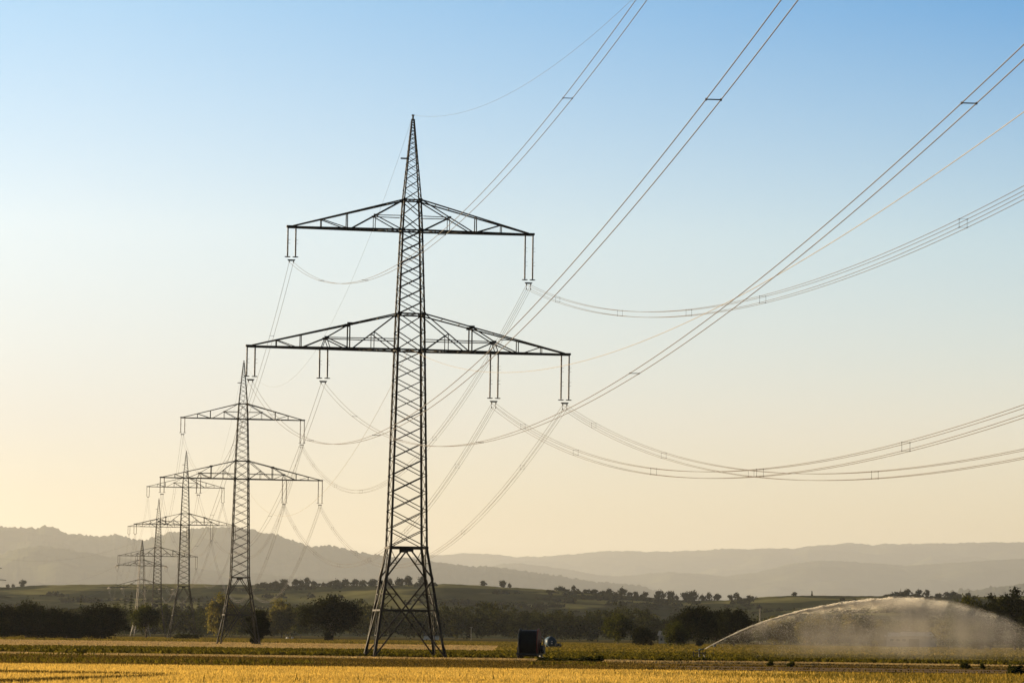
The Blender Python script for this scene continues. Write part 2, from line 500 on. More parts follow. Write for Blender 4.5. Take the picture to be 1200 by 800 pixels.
def shaft_mesh():
    mb = MB()
    lattice(mb, panels(BELT, ZL, .50), .20, .085)
    lattice(mb, [ZL, (ZL + ZLT) / 2, ZLT], .18, .10)
    lattice(mb, panels(ZLT, ZU, .50), .16, .085)
    lattice(mb, [ZU, (ZU + ZUT) / 2, ZUT], .15, .09)
    belt(mb, ZL, .16, gusset=.42); belt(mb, ZLT, .14, gusset=.42)
    belt(mb, ZU, .14, gusset=.36); belt(mb, ZUT, .12, gusset=.36)
    return mb.mesh('shaft')

def peak_mesh():
    mb = MB()
    lattice(mb, panels(ZUT, TOP - .5, .62), .105, .05)
    mb.bar((0, 0, TOP - .6), (0, 0, TOP - .05), .16, .16)
    mb.box((0, 0, TOP - .08), (.26, .2, .12))
    c = corners(TOP - 4.6)[0]
    mb.bar(c, c + Vector((-.75, 0, 0)), .16, .14)
    return mb.mesh('peak')

def base_parts(e):
    """Four legs plus bracing below the belt, for a leg extension e; z measured from the ground."""
    h = BELT + e
    w0 = wid(BELT) + (7.4 - wid(BELT)) * h / BELT
    tab = [(0, w0), (h, wid(BELT))]
    c0, c1 = corners(0, tab), corners(h, tab)
    legs = []
    for k in range(4):
        mb = MB(); leg_angle(mb, c0[k] - Vector((0, 0, .3)), c1[k], k, .24, .04); legs.append(mb.mesh('leg'))
    mb = MB()
    zn = .715 * h
    cn = corners(zn, tab)
    # height where the two long diagonals cross
    wn = wid(zn, tab); zx = zn * w0 / (w0 + wn)
    cx = corners(zx, tab)
    for k in range(4):
        j = (k + 1) % 4; n = FN[k]
        m = (c1[k] + c1[j]) / 2
        mb.bar(c1[k], c1[j], .22, .16, n)
        mb.box(m - Vector((0, 0, .22)) + n * .03, (.9 if abs(n.y) > .5 else .03, .9 if abs(n.x) > .5 else .03, .4))
        for a in (k, j):
            mb.bar(m, cn[a], .15, .09, n)
        mb.bar(cn[k] - n * .05, c0[j] - n * .05, .15, .08, n); mb.bar(cn[j] + n * .05, c0[k] + n * .05, .15, .08, n)
        mb.bar(cx[k], cx[j], .17, .1, n)
        for a, b in ((k, j), (j, k)):
            def diag(z):   # long diagonal starting at leg node a, at height z
                t = (zn - z) / zn
                return cn[a].lerp(c0[b], t)
            z1 = zx + (zn - zx) * .52
            mb.bar(corners(z1, tab)[a], diag(z1), .08, .04, n)
            mb.bar(cx[a], diag(z1), .08, .04, n)
            z2 = zx * .48
            d2 = cn[b].lerp(c0[a], (zn - z2) / zn)
            mb.bar(corners(z2, tab)[a], d2, .06, .04, n)
            mb.bar(cx[a], d2, .08, .04, n)
            # small ties between leg and upper diagonal
            z3 = zn + (h - zn) * .5
            mb.bar(corners(z3, tab)[a], m.lerp(cn[a], .5), .06, .04, n)
            mb.bar(c1[a], m.lerp(cn[a], .5), .06, .04, n)
    return legs, mb.mesh('base_bracing'), c0

def arm_mesh(zb, zt, L, kind, tab=WID):
    """Both sides of one crossarm, in tower coordinates."""
    mb = MB()
    hb, ht = wid(zb, tab) / 2, wid(zt, tab) / 2
    for s in (-1, 1):
        def bot(f, y): return Vector((s * (hb + (L - .1 - hb) * f), y * (hb + (.22 - hb) * f), zb))
        def topc(f, y): return Vector((s * (ht + (L - .5 - ht) * f), y * (ht + (.2 - ht) * f), zt + (zb + .12 - zt) * f))
        def top_at(f, y):
            x = abs(bot(f, 0).x); return topc(min(1, max(0, (x - ht) / (L - .5 - ht))), y)
        for y in (-1, 1):
            n = Vector((0, y, 0))
            mb.bar(bot(0, y), bot(1, y), .19, .14, n)
            mb.bar(topc(0, y), topc(1, y), .13, .10, n)
            if kind == 'up':
                A, K = .455, .24
                mb.bar(topc(0, y), bot(A, y), .11, .06, n)
                kn = topc(0, y).lerp(bot(A, y), (bot(K, y).x - topc(0, y).x) / (bot(A, y).x - topc(0, y).x))
                mb.bar(kn, bot(0, y), .10, .06, n); mb.bar(kn, bot(K, y), .07, .05, n)
                mb.bar(kn, Vector((s * hb, y * hb, kn.z)), .08, .05, n)
                mb.bar(top_at(.485, y), bot(.485, y), .10, .07, n)
                mb.bar(top_at(.715, y), bot(.715, y), .08, .06, n); mb.bar(top_at(.715, y), bot(.475, y), .09, .06, n)
                mb.box(kn + n * .03, (.34, .03, .22))
            else:
                G, A, B = .32, .477, .64
                ap = bot(A, y) + Vector((0, 0, 1.05))
                mb.bar(top_at(G, y), bot(G, y), .13, .08, n)
                mb.bar(top_at(G, y), ap, .11, .07, n); mb.bar(ap, bot(B, y), .11, .07, n)
                mb.bar(ap, bot(G, y), .11, .07, n)
                mb.bar(ap, Vector((s * hb, y * hb, ap.z)), .09, .05, n)
                mb.bar(topc(0, y), bot(.30, y), .11, .06, n)
                kk = topc(0, y).lerp(bot(.30, y), .53)
                mb.bar(kk, bot(0, y), .10, .06, n); mb.bar(kk, Vector((kk.x, kk.y, zb)), .08, .05, n)
                mb.bar(top_at(.645, y), bot(.645, y), .09, .06, n)
                mb.bar(top_at(.81, y), bot(.81, y), .08, .05, n); mb.bar(top_at(.81, y), bot(.675, y), .08, .05, n)
                for dx in (-.4, .4):
                    mb.bar(ap, bot(A, y) + Vector((dx, 0, 0)), .08, .05, n)
                mb.box(top_at(G, y) + n * .03, (.55, .03, .3)); mb.box(ap + n * .03, (.4, .03, .25))
        fs = [0, .12, .24, .36, .48, .6, .72, .86, 1]
        for i, f in enumerate(fs):
            mb.bar(bot(f, -1), bot(f, 1), .07, .05)
            mb.bar(top_at(f, -1), top_at(f, 1), .06, .05)
            if i + 1 < len(fs):
                mb.bar(bot(f, -1 if i % 2 else 1) + Vector((0, 0, -.03)), bot(fs[i + 1], 1 if i % 2 else -1) + Vector((0, 0, -.03)), .07, .04)
        mb.box((s * (L - .3), 0, zb + .06), (.85, .5, .2))
        if kind == 'low':
            for dx in (-.4, .4): mb.box((s * 8.7 + dx, 0, zb - .02), (.3, 1.9, .16))
    return mb.mesh('crossarm')

def string_mesh(L, seg):
    """One long-rod insulator string hanging from z = 0 down to -L."""
    prof = [(.035, 0.0), (.035, -.10)]
    z0, z1 = -.10, -L + .22
    sl = (z1 - z0) / seg
    for k in range(seg):
        a, b = z0 + sl * k + .07, z0 + sl * (k + 1) - .07
        prof += [(.04, a + .02), (.075, a)]
        m = 11
        for i in range(m):
            t = a + (b - a) * (i + .5) / m; d = (b - a) / m / 2
            prof += [(.068, t - d * .2), (.115, t), (.068, t + d * .5)]
        prof += [(.075, b), (.04, b - .02)]
    prof += [(.035, -L)]
    mb = MB(); mb.lathe(prof, n=8)
    for k in range(1, seg):
        z = z0 + sl * k
        mb.bar((-.02, 0, z + .16), (.26, 0, z + .19), .025, .025); mb.bar((-.02, 0, z - .16), (.26, 0, z - .19), .025, .025)
    return mb.mesh('insulator_string', True)

def ring_mesh():
    mb = MB()
    mb.tube([(.27 * math.cos(a), .27 * math.sin(a), 0) for a in np.linspace(0, 2 * PI, 17)], .035, 5)
    mb.bar((-.27, 0, 0), (.27, 0, 0), .05, .04)
    return mb.mesh('arcing_ring')

def yoke_mesh(quad):
    mb = MB()
    mb.add([(-.42, -.03, 0), (.42, -.03, 0), (.3, -.03, -.16), (-.3, -.03, -.16), (-.42, .03, 0), (.42, .03, 0), (.3, .03, -.16), (-.3, .03, -.16)],
           [(0, 1, 2, 3), (7, 6, 5, 4), (0, 4, 5, 1), (1, 5, 6, 2), (2, 6, 7, 3), (3, 7, 4, 0)])
    for x in (-.215, .215):
        mb.bar((x, 0, -.1), (x, 0, -.74 if quad else -.24), .035, .035)
    return mb.mesh('yoke')

def clamp_mesh():
    mb = MB(); mb.bar((0, -.16, 0), (0, .16, 0), .09, .1); mb.box((0, 0, .07), (.06, .08, .1))
    return mb.mesh('clamp')

# (lateral position, arm height, string length, segments, quad bundle)
PHASES = [(-(LU - .42), ZU, 3.05, 2, False), (-(LL - .42), ZL, 3.05, 2, False), (-8.7, ZL, 3.05, 2, False),
          (LU - .42, ZU, 4.65, 3, True), (8.7, ZL, 4.65, 3, True), (LL - .42, ZL, 4.65, 3, True)]
SHARED = dict(shaft=shaft_mesh(), peak=peak_mesh(), arm_up=arm_mesh(ZU, ZUT, LU, 'up'), arm_low=arm_mesh(ZL, ZLT, LL, 'low'),
              s2=string_mesh(3.05, 2), s3=string_mesh(4.65, 3), ring=ring_mesh(), y2=yoke_mesh(False), y4=yoke_mesh(True), clamp=clamp_mesh())
mb = MB(); mb.lathe([(.42, -.4), (.42, .06), (.36, .12)], n=12); SHARED['footing'] = mb.mesh('footing')

def tower(pos, rz, label):
    x, y, e = pos
    t = empty('lattice_tower', (x, y, 0), rz)
    tag(t, label, 'lattice tower', 'lattice towers of the large power line')
    legs, brace, feet = base_parts(e)
    for m in legs: link_mesh('leg', m, MAT['steel'], t)
    link_mesh('base_bracing', brace, MAT['steel'], t)
    for f in feet: link_mesh('footing', SHARED['footing'], MAT['concrete'], t, (f.x, f.y, 0))
    link_mesh('shaft', SHARED['shaft'], MAT['steel'], t, (0, 0, e))
    link_mesh('peak', SHARED['peak'], MAT['steel'], t, (0, 0, e))
    link_mesh('crossarm', SHARED['arm_up'], MAT['steel'], t, (0, 0, e))
    link_mesh('crossarm', SHARED['arm_low'], MAT['steel'], t, (0, 0, e))
    for px, z, L, sg, quad in PHASES:
        for dx in (-.4, .4):
            s = link_mesh('insulator_string', SHARED['s3' if sg == 3 else 's2'], MAT['insulator'], t, (px + dx, 0, z + e))
            link_mesh('arcing_ring', SHARED['ring'], MAT['steel'], s, (0, 0, -L + .04))
        yk = link_mesh('yoke', SHARED['y4' if quad else 'y2'], MAT['steel'], t, (px, 0, z + e - L - .22))
        for dx in (-.215, .215):
            mb_z = (-.26, -.70) if quad else (-.26,)
            for dz in mb_z: link_mesh('clamp', SHARED['clamp'], MAT['steel'], yk, (dx, 0, dz))
    return t

T_LABELS = ['largest and nearest dark lattice tower with two wide crossarms beside the hose reel',
            'second nearest lattice tower, a bush growing at one of its feet',
            'third nearest lattice tower, standing over a dark brush pile',
            'fourth nearest lattice tower, slender, its feet hidden behind the small round tree']
for p, l in zip(T_POS, T_LABELS): tower(p, TH, l)

# fifth tower: a strain tower of another pattern, newer galvanising, its sunlit paleness also put into the colour
T5Y = 1750.0
T5 = (at(165.5, 690, T5Y).x, T5Y)
T5_TH = .34
W5 = [(0, 8.6), (10, 5.0), (24.2, 3.4), (28.3, 3.1), (35.2, 2.7), (38.2, 2.4), (48.5, .3)]
def strain_tower():
    t = empty('strain_tower', (T5[0], T5[1], 0), T5_TH)
    tag(t, 'pale farthest lattice tower with horizontal insulators, partly behind the small round tree', 'lattice tower', 'lattice towers of the large power line')
    c0, c1 = corners(0, W5), corners(10, W5)
    for k in range(4):
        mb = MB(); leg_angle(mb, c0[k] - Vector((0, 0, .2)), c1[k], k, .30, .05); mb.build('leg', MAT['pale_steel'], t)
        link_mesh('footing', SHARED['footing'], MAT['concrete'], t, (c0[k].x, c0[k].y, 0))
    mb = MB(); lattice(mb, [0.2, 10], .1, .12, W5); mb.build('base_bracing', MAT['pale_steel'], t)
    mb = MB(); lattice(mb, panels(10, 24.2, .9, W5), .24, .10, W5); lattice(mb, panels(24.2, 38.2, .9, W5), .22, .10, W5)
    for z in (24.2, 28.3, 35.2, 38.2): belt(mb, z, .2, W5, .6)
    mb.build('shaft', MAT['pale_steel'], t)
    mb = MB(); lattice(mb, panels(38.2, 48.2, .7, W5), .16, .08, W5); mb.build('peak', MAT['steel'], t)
    link_mesh('crossarm', arm_mesh(35.2, 38.2, 12.8, 'up', W5), MAT['steel'], t)
    link_mesh('crossarm', arm_mesh(24.2, 28.3, 16.6, 'up', W5), MAT['steel'], t)
    for px, z in ((-12.6, 35.2), (12.6, 35.2), (-16.4, 24.2), (-9.5, 24.2), (9.5, 24.2), (16.4, 24.2)):
        for s in (-1, 1):
            for dx in (-.3, .3):
                mb = MB(); mb.lathe([(.05, 0), (.12, .3), (.12, 1.5), (.05, 1.6), (.12, 1.75), (.12, 3.1), (.05, 3.4)], axis='Y', n=6)
                o = mb.build('insulator_string', MAT['pale_steel'], t, (px + dx, 0, z - .1)); o.rotation_euler = (-.22 if s > 0 else PI + .22, 0, 0)
        mb = MB(); mb.tube([(px, -3.3 + 6.6 * i / 12, z - .8 - 2.2 * (1 - (i / 6 - 1) ** 2)) for i in range(13)], .05, 5); mb.build('jumper_wire', MAT['wire'], t)
    return t
strain_tower()

# narrow tower of a smaller line, only its arm ends reach into the view
T6Y = 1560.0
T6 = (at(-13, 690, T6Y).x, T6Y)
def small_tower():
    t = empty('small_lattice_tower', (T6[0], T6[1], 0), .3)
    tag(t, 'smaller lattice tower cut off by the left edge, three crossarm ends showing', 'lattice tower')
    W6 = [(0, 4.2), (14, 1.9), (33, .9), (36.5, .2)]
    mb = MB(); lattice(mb, panels(0, 14, .8, W6), .16, .09, W6); mb.build('base_frame', MAT['steel'], t)
    mb = MB(); lattice(mb, panels(14, 36, .9, W6), .14, .08, W6); mb.build('shaft', MAT['steel'], t)
    for py, tip in ((665.6, .7), (679.5, 6), (689.3, 10), (699.8, 12.5)):
        z = at(5, py, T6Y).z; L = (tip + 13) * px_size(T6Y) / math.cos(.3)
        mb = MB()
        for s in (-1, 1):
            for y in (-1, 1):
                mb.bar((0, y * .4, z), (s * L, 0, z), .2, .18); mb.bar((0, y * .4, z + 1.3), (s * L, 0, z + .1), .12, .12)
            mb.bar((s * L * .5, 0, z), (s * L * .5, 0, z + .7), .08, .08)
        mb.build('crossarm', MAT['steel'], t)
    return t
small_tower()

# ------------------------------------------------------------------ conductors
def loc(pos, th, a, z):
    return Vector((pos[0] + a * math.cos(th), pos[1] + a * math.sin(th), z + pos[2]))
CHAIN = [(T0_POS, T0_TH)] + [(p, TH) for p in T_POS]
def anchors(a, z, a5, z5):
    """Suspension points from the tower beside the camera to the strain tower."""
    pts = [loc(p, th, a, z) for p, th in CHAIN]
    pts.append(loc((T5[0], T5[1], 0), T5_TH, a5, z5))
    return pts
def sagged(pts, sags, n=128):
    out = []
    for i, (p, q) in enumerate(zip(pts[:-1], pts[1:])):
        for k in range(n + (i == len(pts) - 2)):
            t = k / n; v = p.lerp(q, t); v.z -= 4 * sags[i] * t * (1 - t); out.append(v)
    return out
SPAN_SCALE = [1, 1.06, 1.45, .8, .75]
def bundle(a, z, a5, z5, sag, quad, label, near):
    t = empty('conductor_bundle', loc(T_POS[0], TH, a, z), 0)
    tag(t, label, 'power line', 'conductor bundles of the large power line')
    base = t.location
    offs = [(dx, dz) for dz in ((0, -.44) if quad else (0,)) for dx in (-.215, .215)]
    lines = []
    for dx, dz in offs:
        pts = sagged(anchors(a + dx, z + dz, a5 + dx, z5 + dz), [sag * k for k in SPAN_SCALE])
        lines.append(pts)
        mb = MB(); mb.tube([p - base for p in pts], .0175, 5); mb.build('conductor', MAT['wire'], t)
    n = 128
    stops = [n * f for f in near] + [n + int(n * f) for f in (.1, .26, .42, .58, .74, .9)] + [2 * n + int(n * f) for f in (.15, .4, .65, .88)]
    for k in stops:
        mb = MB(); P = [l[int(k)].lerp(l[int(k) + 1], k - int(k)) - base for l in lines]
        for p in P: mb.bar(p - Vector((0, .08, 0)), p + Vector((0, .08, 0)), .05, .055)
        if quad:
            mb.bar(P[0], P[2], .018, .015); mb.bar(P[1], P[3], .018, .015)
            mb.bar(P[0], P[1], .012, .012); mb.bar(P[2], P[3], .012, .012)
        else:
            mb.bar(P[0], P[1], .03, .03)
        mb.build('spacer', MAT['steel'], t)
    return t
names_b = ['twin wires hung from the left end of the upper crossarms', 'twin wires hung from the left ends of the lower crossarms',
           'twin wires hung midway along the left half of the lower crossarms', 'bundle of four wires hung from the right end of the upper crossarms',
           'bundle of four wires hung midway along the right half of the lower crossarms', 'bundle of four wires hung from the right ends of the lower crossarms']
A5 = [(-12.6, 35), (-16.4, 24), (-9.5, 24), (12.6, 35), (9.5, 24), (16.4, 24)]
NEAR = [(.405, .565, .73, .87), (.2322, .375, .56, .73, .88), (.2308, .41, .59, .75, .88), (.475, .635, .72, .82, .935), (.47, .585, .705, .825, .93), (.585, .705, .82, .94)]
for (a, z, L, sg, quad), (a5, z5), nm, nr in zip(PHASES, A5, names_b, NEAR):
    bundle(a, z - L - .48, a5, z5, (13.55 if z == ZU else 13.25) if quad else 13.5, quad, nm, nr)
def single(name, a, z, z5, sag, label, r):
    pts = sagged(anchors(a, z, 0, z5), [sag * k for k in SPAN_SCALE])
    mb = MB(); mb.tube(pts, r, 5)
    tag(mb.build(name, MAT['cable' if name == 'fibre_cable' else 'wire']), label, 'power line')
single('earth_wire', 0, TOP - .05, 48.5, 13.5, 'single thin wire strung between the pointed tops of the towers', .010)
single('fibre_cable', 0, ZL + .2, 26, 11.2, 'single glinting cable attached to the tower bodies at the lower crossarm', .017)
# wires leaving the strain tower towards the small tower
for za, a5, py, lab in ((48.5, 0, 652, 'thin wire from the top of the farthest tower out to the left edge'),
                        (35, -12.6, 679.5, 'wire from the upper arm of the farthest tower out to the left edge'),
                        (24, -16.4, 699.8, 'wire from the lower arm of the farthest tower out to the left edge')):
    p = loc((T5[0], T5[1], 0), T5_TH, a5, za); q = at(-3 if a5 else -13, py, T6Y)
    mb = MB(); mb.tube(sagged([p, q], [5.5], 40), .02, 5)
    tag(mb.build('branch_wire', MAT['wire']), lab, 'power line')

# ------------------------------------------------------------------ trees
def leaf_quads(rng, cen, size, flat=0.0):
    """Random small quads at the given centres."""
    n = len(cen)
    a = rng.normal(size=(n, 3)); a /= np.linalg.norm(a, axis=1)[:, None]
    b = rng.normal(size=(n, 3)); b -= (a * b).sum(1)[:, None] * a; b /= np.linalg.norm(b, axis=1)[:, None]
    s = (size * rng.uniform(.55, 1.25, n))[:, None]
    u, v = a * s * .62, b * s * .42
    V = np.stack([cen - u, cen - v * .9 + u * .1, cen + u, cen + v * .9 + u * .1], 1).reshape(-1, 3)
    return V, np.arange(4 * n).reshape(-1, 4)

def crown_points(rng, w, h, z0, n_clump, per, kind='round', clump=.17, lobes=1.0):
    """Leaf centres of a crown of width w between z0 and h."""
    c = []
    ch = h - z0
    while len(c) < n_clump:
        p = rng.uniform(-1, 1, 3)
        d = np.linalg.norm(p)
        if d > 1 or d < .35: continue
        if kind == 'spread':
            x, y, z = p[0], p[1], p[2]
            if z < -.55 + .5 * (1 - abs(x)): 
                if rng.random() < .7: continue
        if kind == 'bush' and p[2] < -.75: continue
        c.append(p)
    c = np.array(c)
    lob = 1 + lobes * (.16 * np.sin(3 * np.arctan2(c[:, 1], c[:, 0]) + rng.uniform(0, 6)) + .13 * np.sin(6 * c[:, 0] + rng.uniform(0, 6)) + .10 * np.sin(9 * c[:, 0] + 5 * c[:, 1] + rng.uniform(0, 6)) + .05 * rng.normal(size=len(c)))
    c = c * lob[:, None]
    cen = c * np.array([w / 2 * .88, w / 2 * .88, ch / 2 * .88]) + np.array([0, 0, z0 + ch / 2])
    R = min(w, ch * 1.3) * clump * rng.uniform(.45, 1.3, n_clump)
    pts = cen[:, None, :] + rng.normal(size=(n_clump, per, 3)) * R[:, None, None] * np.array([.5, .5, .40])
    P = pts.reshape(-1, 3)
    return P[P[:, 2] > .02 * h], cen

def trunk_bm(rng, h, z0, w, cen, r0, limbs=9):
    mb = MB()
    fork = z0 + (h - z0) * .35
    mb.tube([(0, 0, -.2), (rng.normal() * r0 * .4, 0, z0 * .5), (rng.normal() * r0 * .6, rng.normal() * r0 * .4, z0), (0, 0, fork), (rng.normal() * w * .04, 0, z0 + (h - z0) * .75)],
            [r0 * 1.35, r0, r0 * .9, r0 * .6, r0 * .18], 8)
    idx = rng.choice(len(cen), min(limbs, len(cen)), replace=False)
    for i in idx:
        c = cen[i]; s = Vector((0, 0, z0 * .9 + (fork - z0) * rng.uniform(0, 1)))
        m = s.lerp(Vector(c), .5) + Vector((0, 0, -.05 * h * rng.random()))
        mb.tube([s, m, Vector(c)], [r0 * .45, r0 * .3, r0 * .08], 5)
    return mb

class TreeKind:
    def __init__(s, seed, w, h, z0, n_clump, per, leaf, mat, kind='round', clump=.17, r0=None, limbs=9):
        rng = np.random.default_rng(seed)
        P, cen = crown_points(rng, w, h, z0, int(n_clump * 1.25), int(per * 1.7), kind, clump, .4 if kind == 'spread' else 1.0)
        V, Fq = leaf_quads(rng, P, leaf)
        s.crown = np_mesh('crown', V, Fq); s.crown.materials.append(MAT[mat])
        s.trunk = trunk_bm(rng, h, z0, w, cen, r0 or w * .03, limbs).mesh('trunk', True); s.trunk.materials.append(MAT['bark'])
        s.w, s.h = w, h

def conifer_kind(seed, w, h, mat, n_tier=14, leaf=.5, r0=.2):
    rng = np.random.default_rng(seed)
    k = TreeKind.__new__(TreeKind)
    pts = []
    for i in range(n_tier):
        t = i / n_tier; z = h * (.10 + .88 * t); r = w / 2 * (1 - t) ** .85 * rng.uniform(.8, 1.1) + .1
        for b in range(int(9 - 4 * t)):
            a = rng.uniform(0, 2 * PI); L = r * rng.uniform(.7, 1.1)
            m = int(16 * (1 - t) + 6)
            q = rng.uniform(.05, 1, m)
            pts.append(np.stack([np.cos(a) * L * q, np.sin(a) * L * q, z - q * L * .28 + rng.normal(size=m) * .12], 1) + rng.normal(size=(m, 3)) * .14)
    P = np.concatenate(pts); V, Fq = leaf_quads(rng, P, leaf)
    k.crown = np_mesh('crown', V, Fq); k.crown.materials.append(MAT[mat])
    mb = MB(); mb.tube([(0, 0, -.2), (0, 0, h * .5), (0, 0, h * .98)], [r0, r0 * .6, .03], 7)
    k.trunk = mb.mesh('trunk', True); k.trunk.materials.append(MAT['bark'])
    k.w, k.h = w, h
    return k

def plant(kind, name, loc, w, h, rz, label, cat='tree', group=None):
    """A tree or bush: an empty at its foot with trunk and crown."""
    t = empty(name, loc, rz)
    t.scale = (w / kind.w, w / kind.w, h / kind.h)
    tag(t, label, cat, group)
    link_mesh('trunk', kind.trunk, None, t)
    link_mesh('crown', kind.crown, None, t)
    return t

def plant_px(kind, name, px, Y, w_px, h_px, rz, label, cat='tree', group=None, dz=0.0):
    s = px_size(Y)
    return plant(kind, name, (gx(px, Y), Y, dz), w_px * s, h_px * s, rz, label, cat, group)

rnd = random.Random(5)
# the lone trees and bushes in the fields
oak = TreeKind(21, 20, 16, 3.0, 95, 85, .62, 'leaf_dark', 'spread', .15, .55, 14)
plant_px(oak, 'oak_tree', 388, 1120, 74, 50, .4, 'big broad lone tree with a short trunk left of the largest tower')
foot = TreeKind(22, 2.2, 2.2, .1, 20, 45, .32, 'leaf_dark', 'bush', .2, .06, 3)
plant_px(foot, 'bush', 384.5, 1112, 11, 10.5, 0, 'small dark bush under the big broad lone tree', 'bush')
k = TreeKind(23, 5.4, 7.4, 1.2, 55, 75, .34, 'leaf_dark', 'round', .17, .13)
plant_px(k, 'small_tree', 303, 716, 28, 37, .3, 'dark leaning tree grown up between the feet of the second lattice tower')
k = TreeKind(24, 2, 1.6, .05, 22, 40, .28, 'leaf_dark', 'bush', .22, .05, 3)
plant_px(k, 'bush', 299, 718, 12, 9, 0, 'low dark bush under the leaning tree at the second lattice tower', 'bush')
k = TreeKind(25, 8.5, 9, 2.6, 60, 70, .45, 'leaf', 'round', .16, .2, 12)
plant_px(k, 'small_tree', 171, 1150, 34, 38, .8, 'small round thin-crowned tree in front of the two farthest towers')
k = TreeKind(26, 10, 9.5, 2.0, 70, 75, .45, 'leaf', 'round', .16, .22)
plant_px(k, 'round_tree', 724, 1150, 38, 34, .2, 'neat round tree on a thin trunk right of the blue tanker')
k = TreeKind(27, 8, 6.5, .2, 60, 70, .42, 'leaf_dark', 'bush', .17, .12, 6)
plant_px(k, 'bush', 753, 960, 28, 21, 1.0, 'dark wide bush just right of the neat round tree', 'bush')
grp = TreeKind(28, 15, 14, 2.4, 85, 85, .55, 'leaf_dark', 'round', .15, .3, 14)
grp2 = TreeKind(29, 13, 12, 1.0, 80, 85, .52, 'leaf_dark', 'bush', .16, .26, 12)
plant_px(grp, 'field_tree', 816, 1000, 50, 46, .3, 'tall dark tree with gaps in its crown behind the sprinkler cart')
plant_px(grp2, 'field_tree', 860, 1030, 52, 42, 1.9, 'dark dense tree right of the gappy tree, where the jet rises')
plant_px(grp, 'field_tree', 838, 1045, 40, 41, 2.6, 'dark tree squeezed between the gappy tree and the dense one')
k = TreeKind(30, 9, 8, .2, 60, 75, .42, 'leaf', 'bush', .17, .15, 6)
plant_px(k, 'bush', 793, 940, 28, 29, .5, 'olive green bush left of the sprinkler cart, before the gappy tree', 'bush')

# the dark copse on the left
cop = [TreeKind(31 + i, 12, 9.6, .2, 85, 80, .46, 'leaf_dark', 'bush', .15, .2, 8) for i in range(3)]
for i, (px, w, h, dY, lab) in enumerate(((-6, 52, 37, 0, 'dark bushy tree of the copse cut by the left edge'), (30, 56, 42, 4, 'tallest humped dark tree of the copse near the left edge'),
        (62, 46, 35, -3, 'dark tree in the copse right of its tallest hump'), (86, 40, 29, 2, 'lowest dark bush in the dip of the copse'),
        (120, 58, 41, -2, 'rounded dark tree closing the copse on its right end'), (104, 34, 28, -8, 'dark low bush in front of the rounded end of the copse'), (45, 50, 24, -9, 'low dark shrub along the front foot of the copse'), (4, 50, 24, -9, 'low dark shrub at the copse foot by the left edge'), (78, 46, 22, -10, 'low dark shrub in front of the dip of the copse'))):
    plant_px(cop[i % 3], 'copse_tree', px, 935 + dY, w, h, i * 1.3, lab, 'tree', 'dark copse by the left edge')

# woodland trees one can tell apart, behind the towers on the left
con = [conifer_kind(41, 7, 19, 'needle'), conifer_kind(42, 9, 22, 'needle', 15)]
dec = [TreeKind(43 + i, 12, 15, 1.0, 60, 60, .75, 'leaf_light' if i == 1 else 'leaf', 'bush' if i else 'round', .17, .25, 6) for i in range(3)]
plant_px(con[0], 'spruce_tree', 94, 1500, 14, 47, 0, 'pointed spruce rising behind the dip of the dark copse')
for px, Y, w, h, kk, lab in (
        (146, 1800, 16, 50, con[1], 'dark conifer behind the farthest tower, left of its legs'),
        (153, 1880, 15, 54, con[0], 'slim conifer right behind the legs of the farthest tower'),
        (136, 1840, 20, 38, dec[0], 'hazy round tree between the copse end and the farthest tower'),
        (193, 1900, 22, 36, dec[2], 'hazy tree seen right of the small round thin-crowned tree'),
        (232, 1850, 14, 48, con[0], 'hazy conifer just right of the third tower'),
        (243, 1900, 15, 45, con[1], 'second hazy conifer right of the third tower'),
        (256, 1700, 30, 47, dec[1], 'light green tree seen just left of the second tower'),
        (268, 1750, 26, 42, dec[1], 'light green tree seen through the legs of the second tower'),
        (282, 1800, 28, 40, dec[0], 'hazy tree behind the right legs of the second tower'),
        (330, 1800, 34, 41, dec[1], 'pale olive tree between the second tower and the big lone tree'),
        (352, 1850, 26, 37, dec[2], 'darker hazy tree just left of the big lone tree')):
    plant_px(kk, 'woodland_tree', px, Y, w, h, px * .7, lab, 'tree', 'hazy woodland trees behind the towers')

# right side: big dark trees at the edge
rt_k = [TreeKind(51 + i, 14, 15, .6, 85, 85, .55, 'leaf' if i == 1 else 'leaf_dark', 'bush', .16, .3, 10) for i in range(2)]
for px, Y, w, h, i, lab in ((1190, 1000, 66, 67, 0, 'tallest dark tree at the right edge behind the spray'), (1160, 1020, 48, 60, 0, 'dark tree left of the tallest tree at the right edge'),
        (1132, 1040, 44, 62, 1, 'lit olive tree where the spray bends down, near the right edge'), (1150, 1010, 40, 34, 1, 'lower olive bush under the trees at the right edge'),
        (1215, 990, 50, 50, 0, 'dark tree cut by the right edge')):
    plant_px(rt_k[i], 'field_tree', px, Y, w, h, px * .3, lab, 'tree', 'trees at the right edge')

# olive bushes and trees behind the spray
ord_w = ['first', 'second', 'third', 'fourth', 'fifth', 'sixth', 'seventh', 'eighth', 'ninth', 'tenth', 'eleventh', 'twelfth', 'thirteenth', 'fourteenth', 'fifteenth', 'sixteenth', 'seventeenth', 'eighteenth', 'nineteenth', 'twentieth']
for i, (px, w, h, kk) in enumerate(((893, 24, 27, 2), (908, 30, 31, 1), (926, 30, 33, 0), (945, 28, 31, 1), (962, 26, 34, 1), (978, 28, 32, 0), (996, 26, 34, 1), (1012, 22, 36, 0), (1030, 18, 28, 1))):
    plant_px(dec[kk], 'hedge_tree', px, 1400 + 12 * (i % 3), w, h, px * .9, ord_w[i] + ' olive tree from the left in the row behind the spray', 'tree', 'row of olive trees behind the spray')
plant_px(dec[1], 'hedge_tree', 1114, 1380, 44, 33, 1.1, 'light olive tree covering the right end of the long shed', 'tree', 'row of olive trees behind the spray')
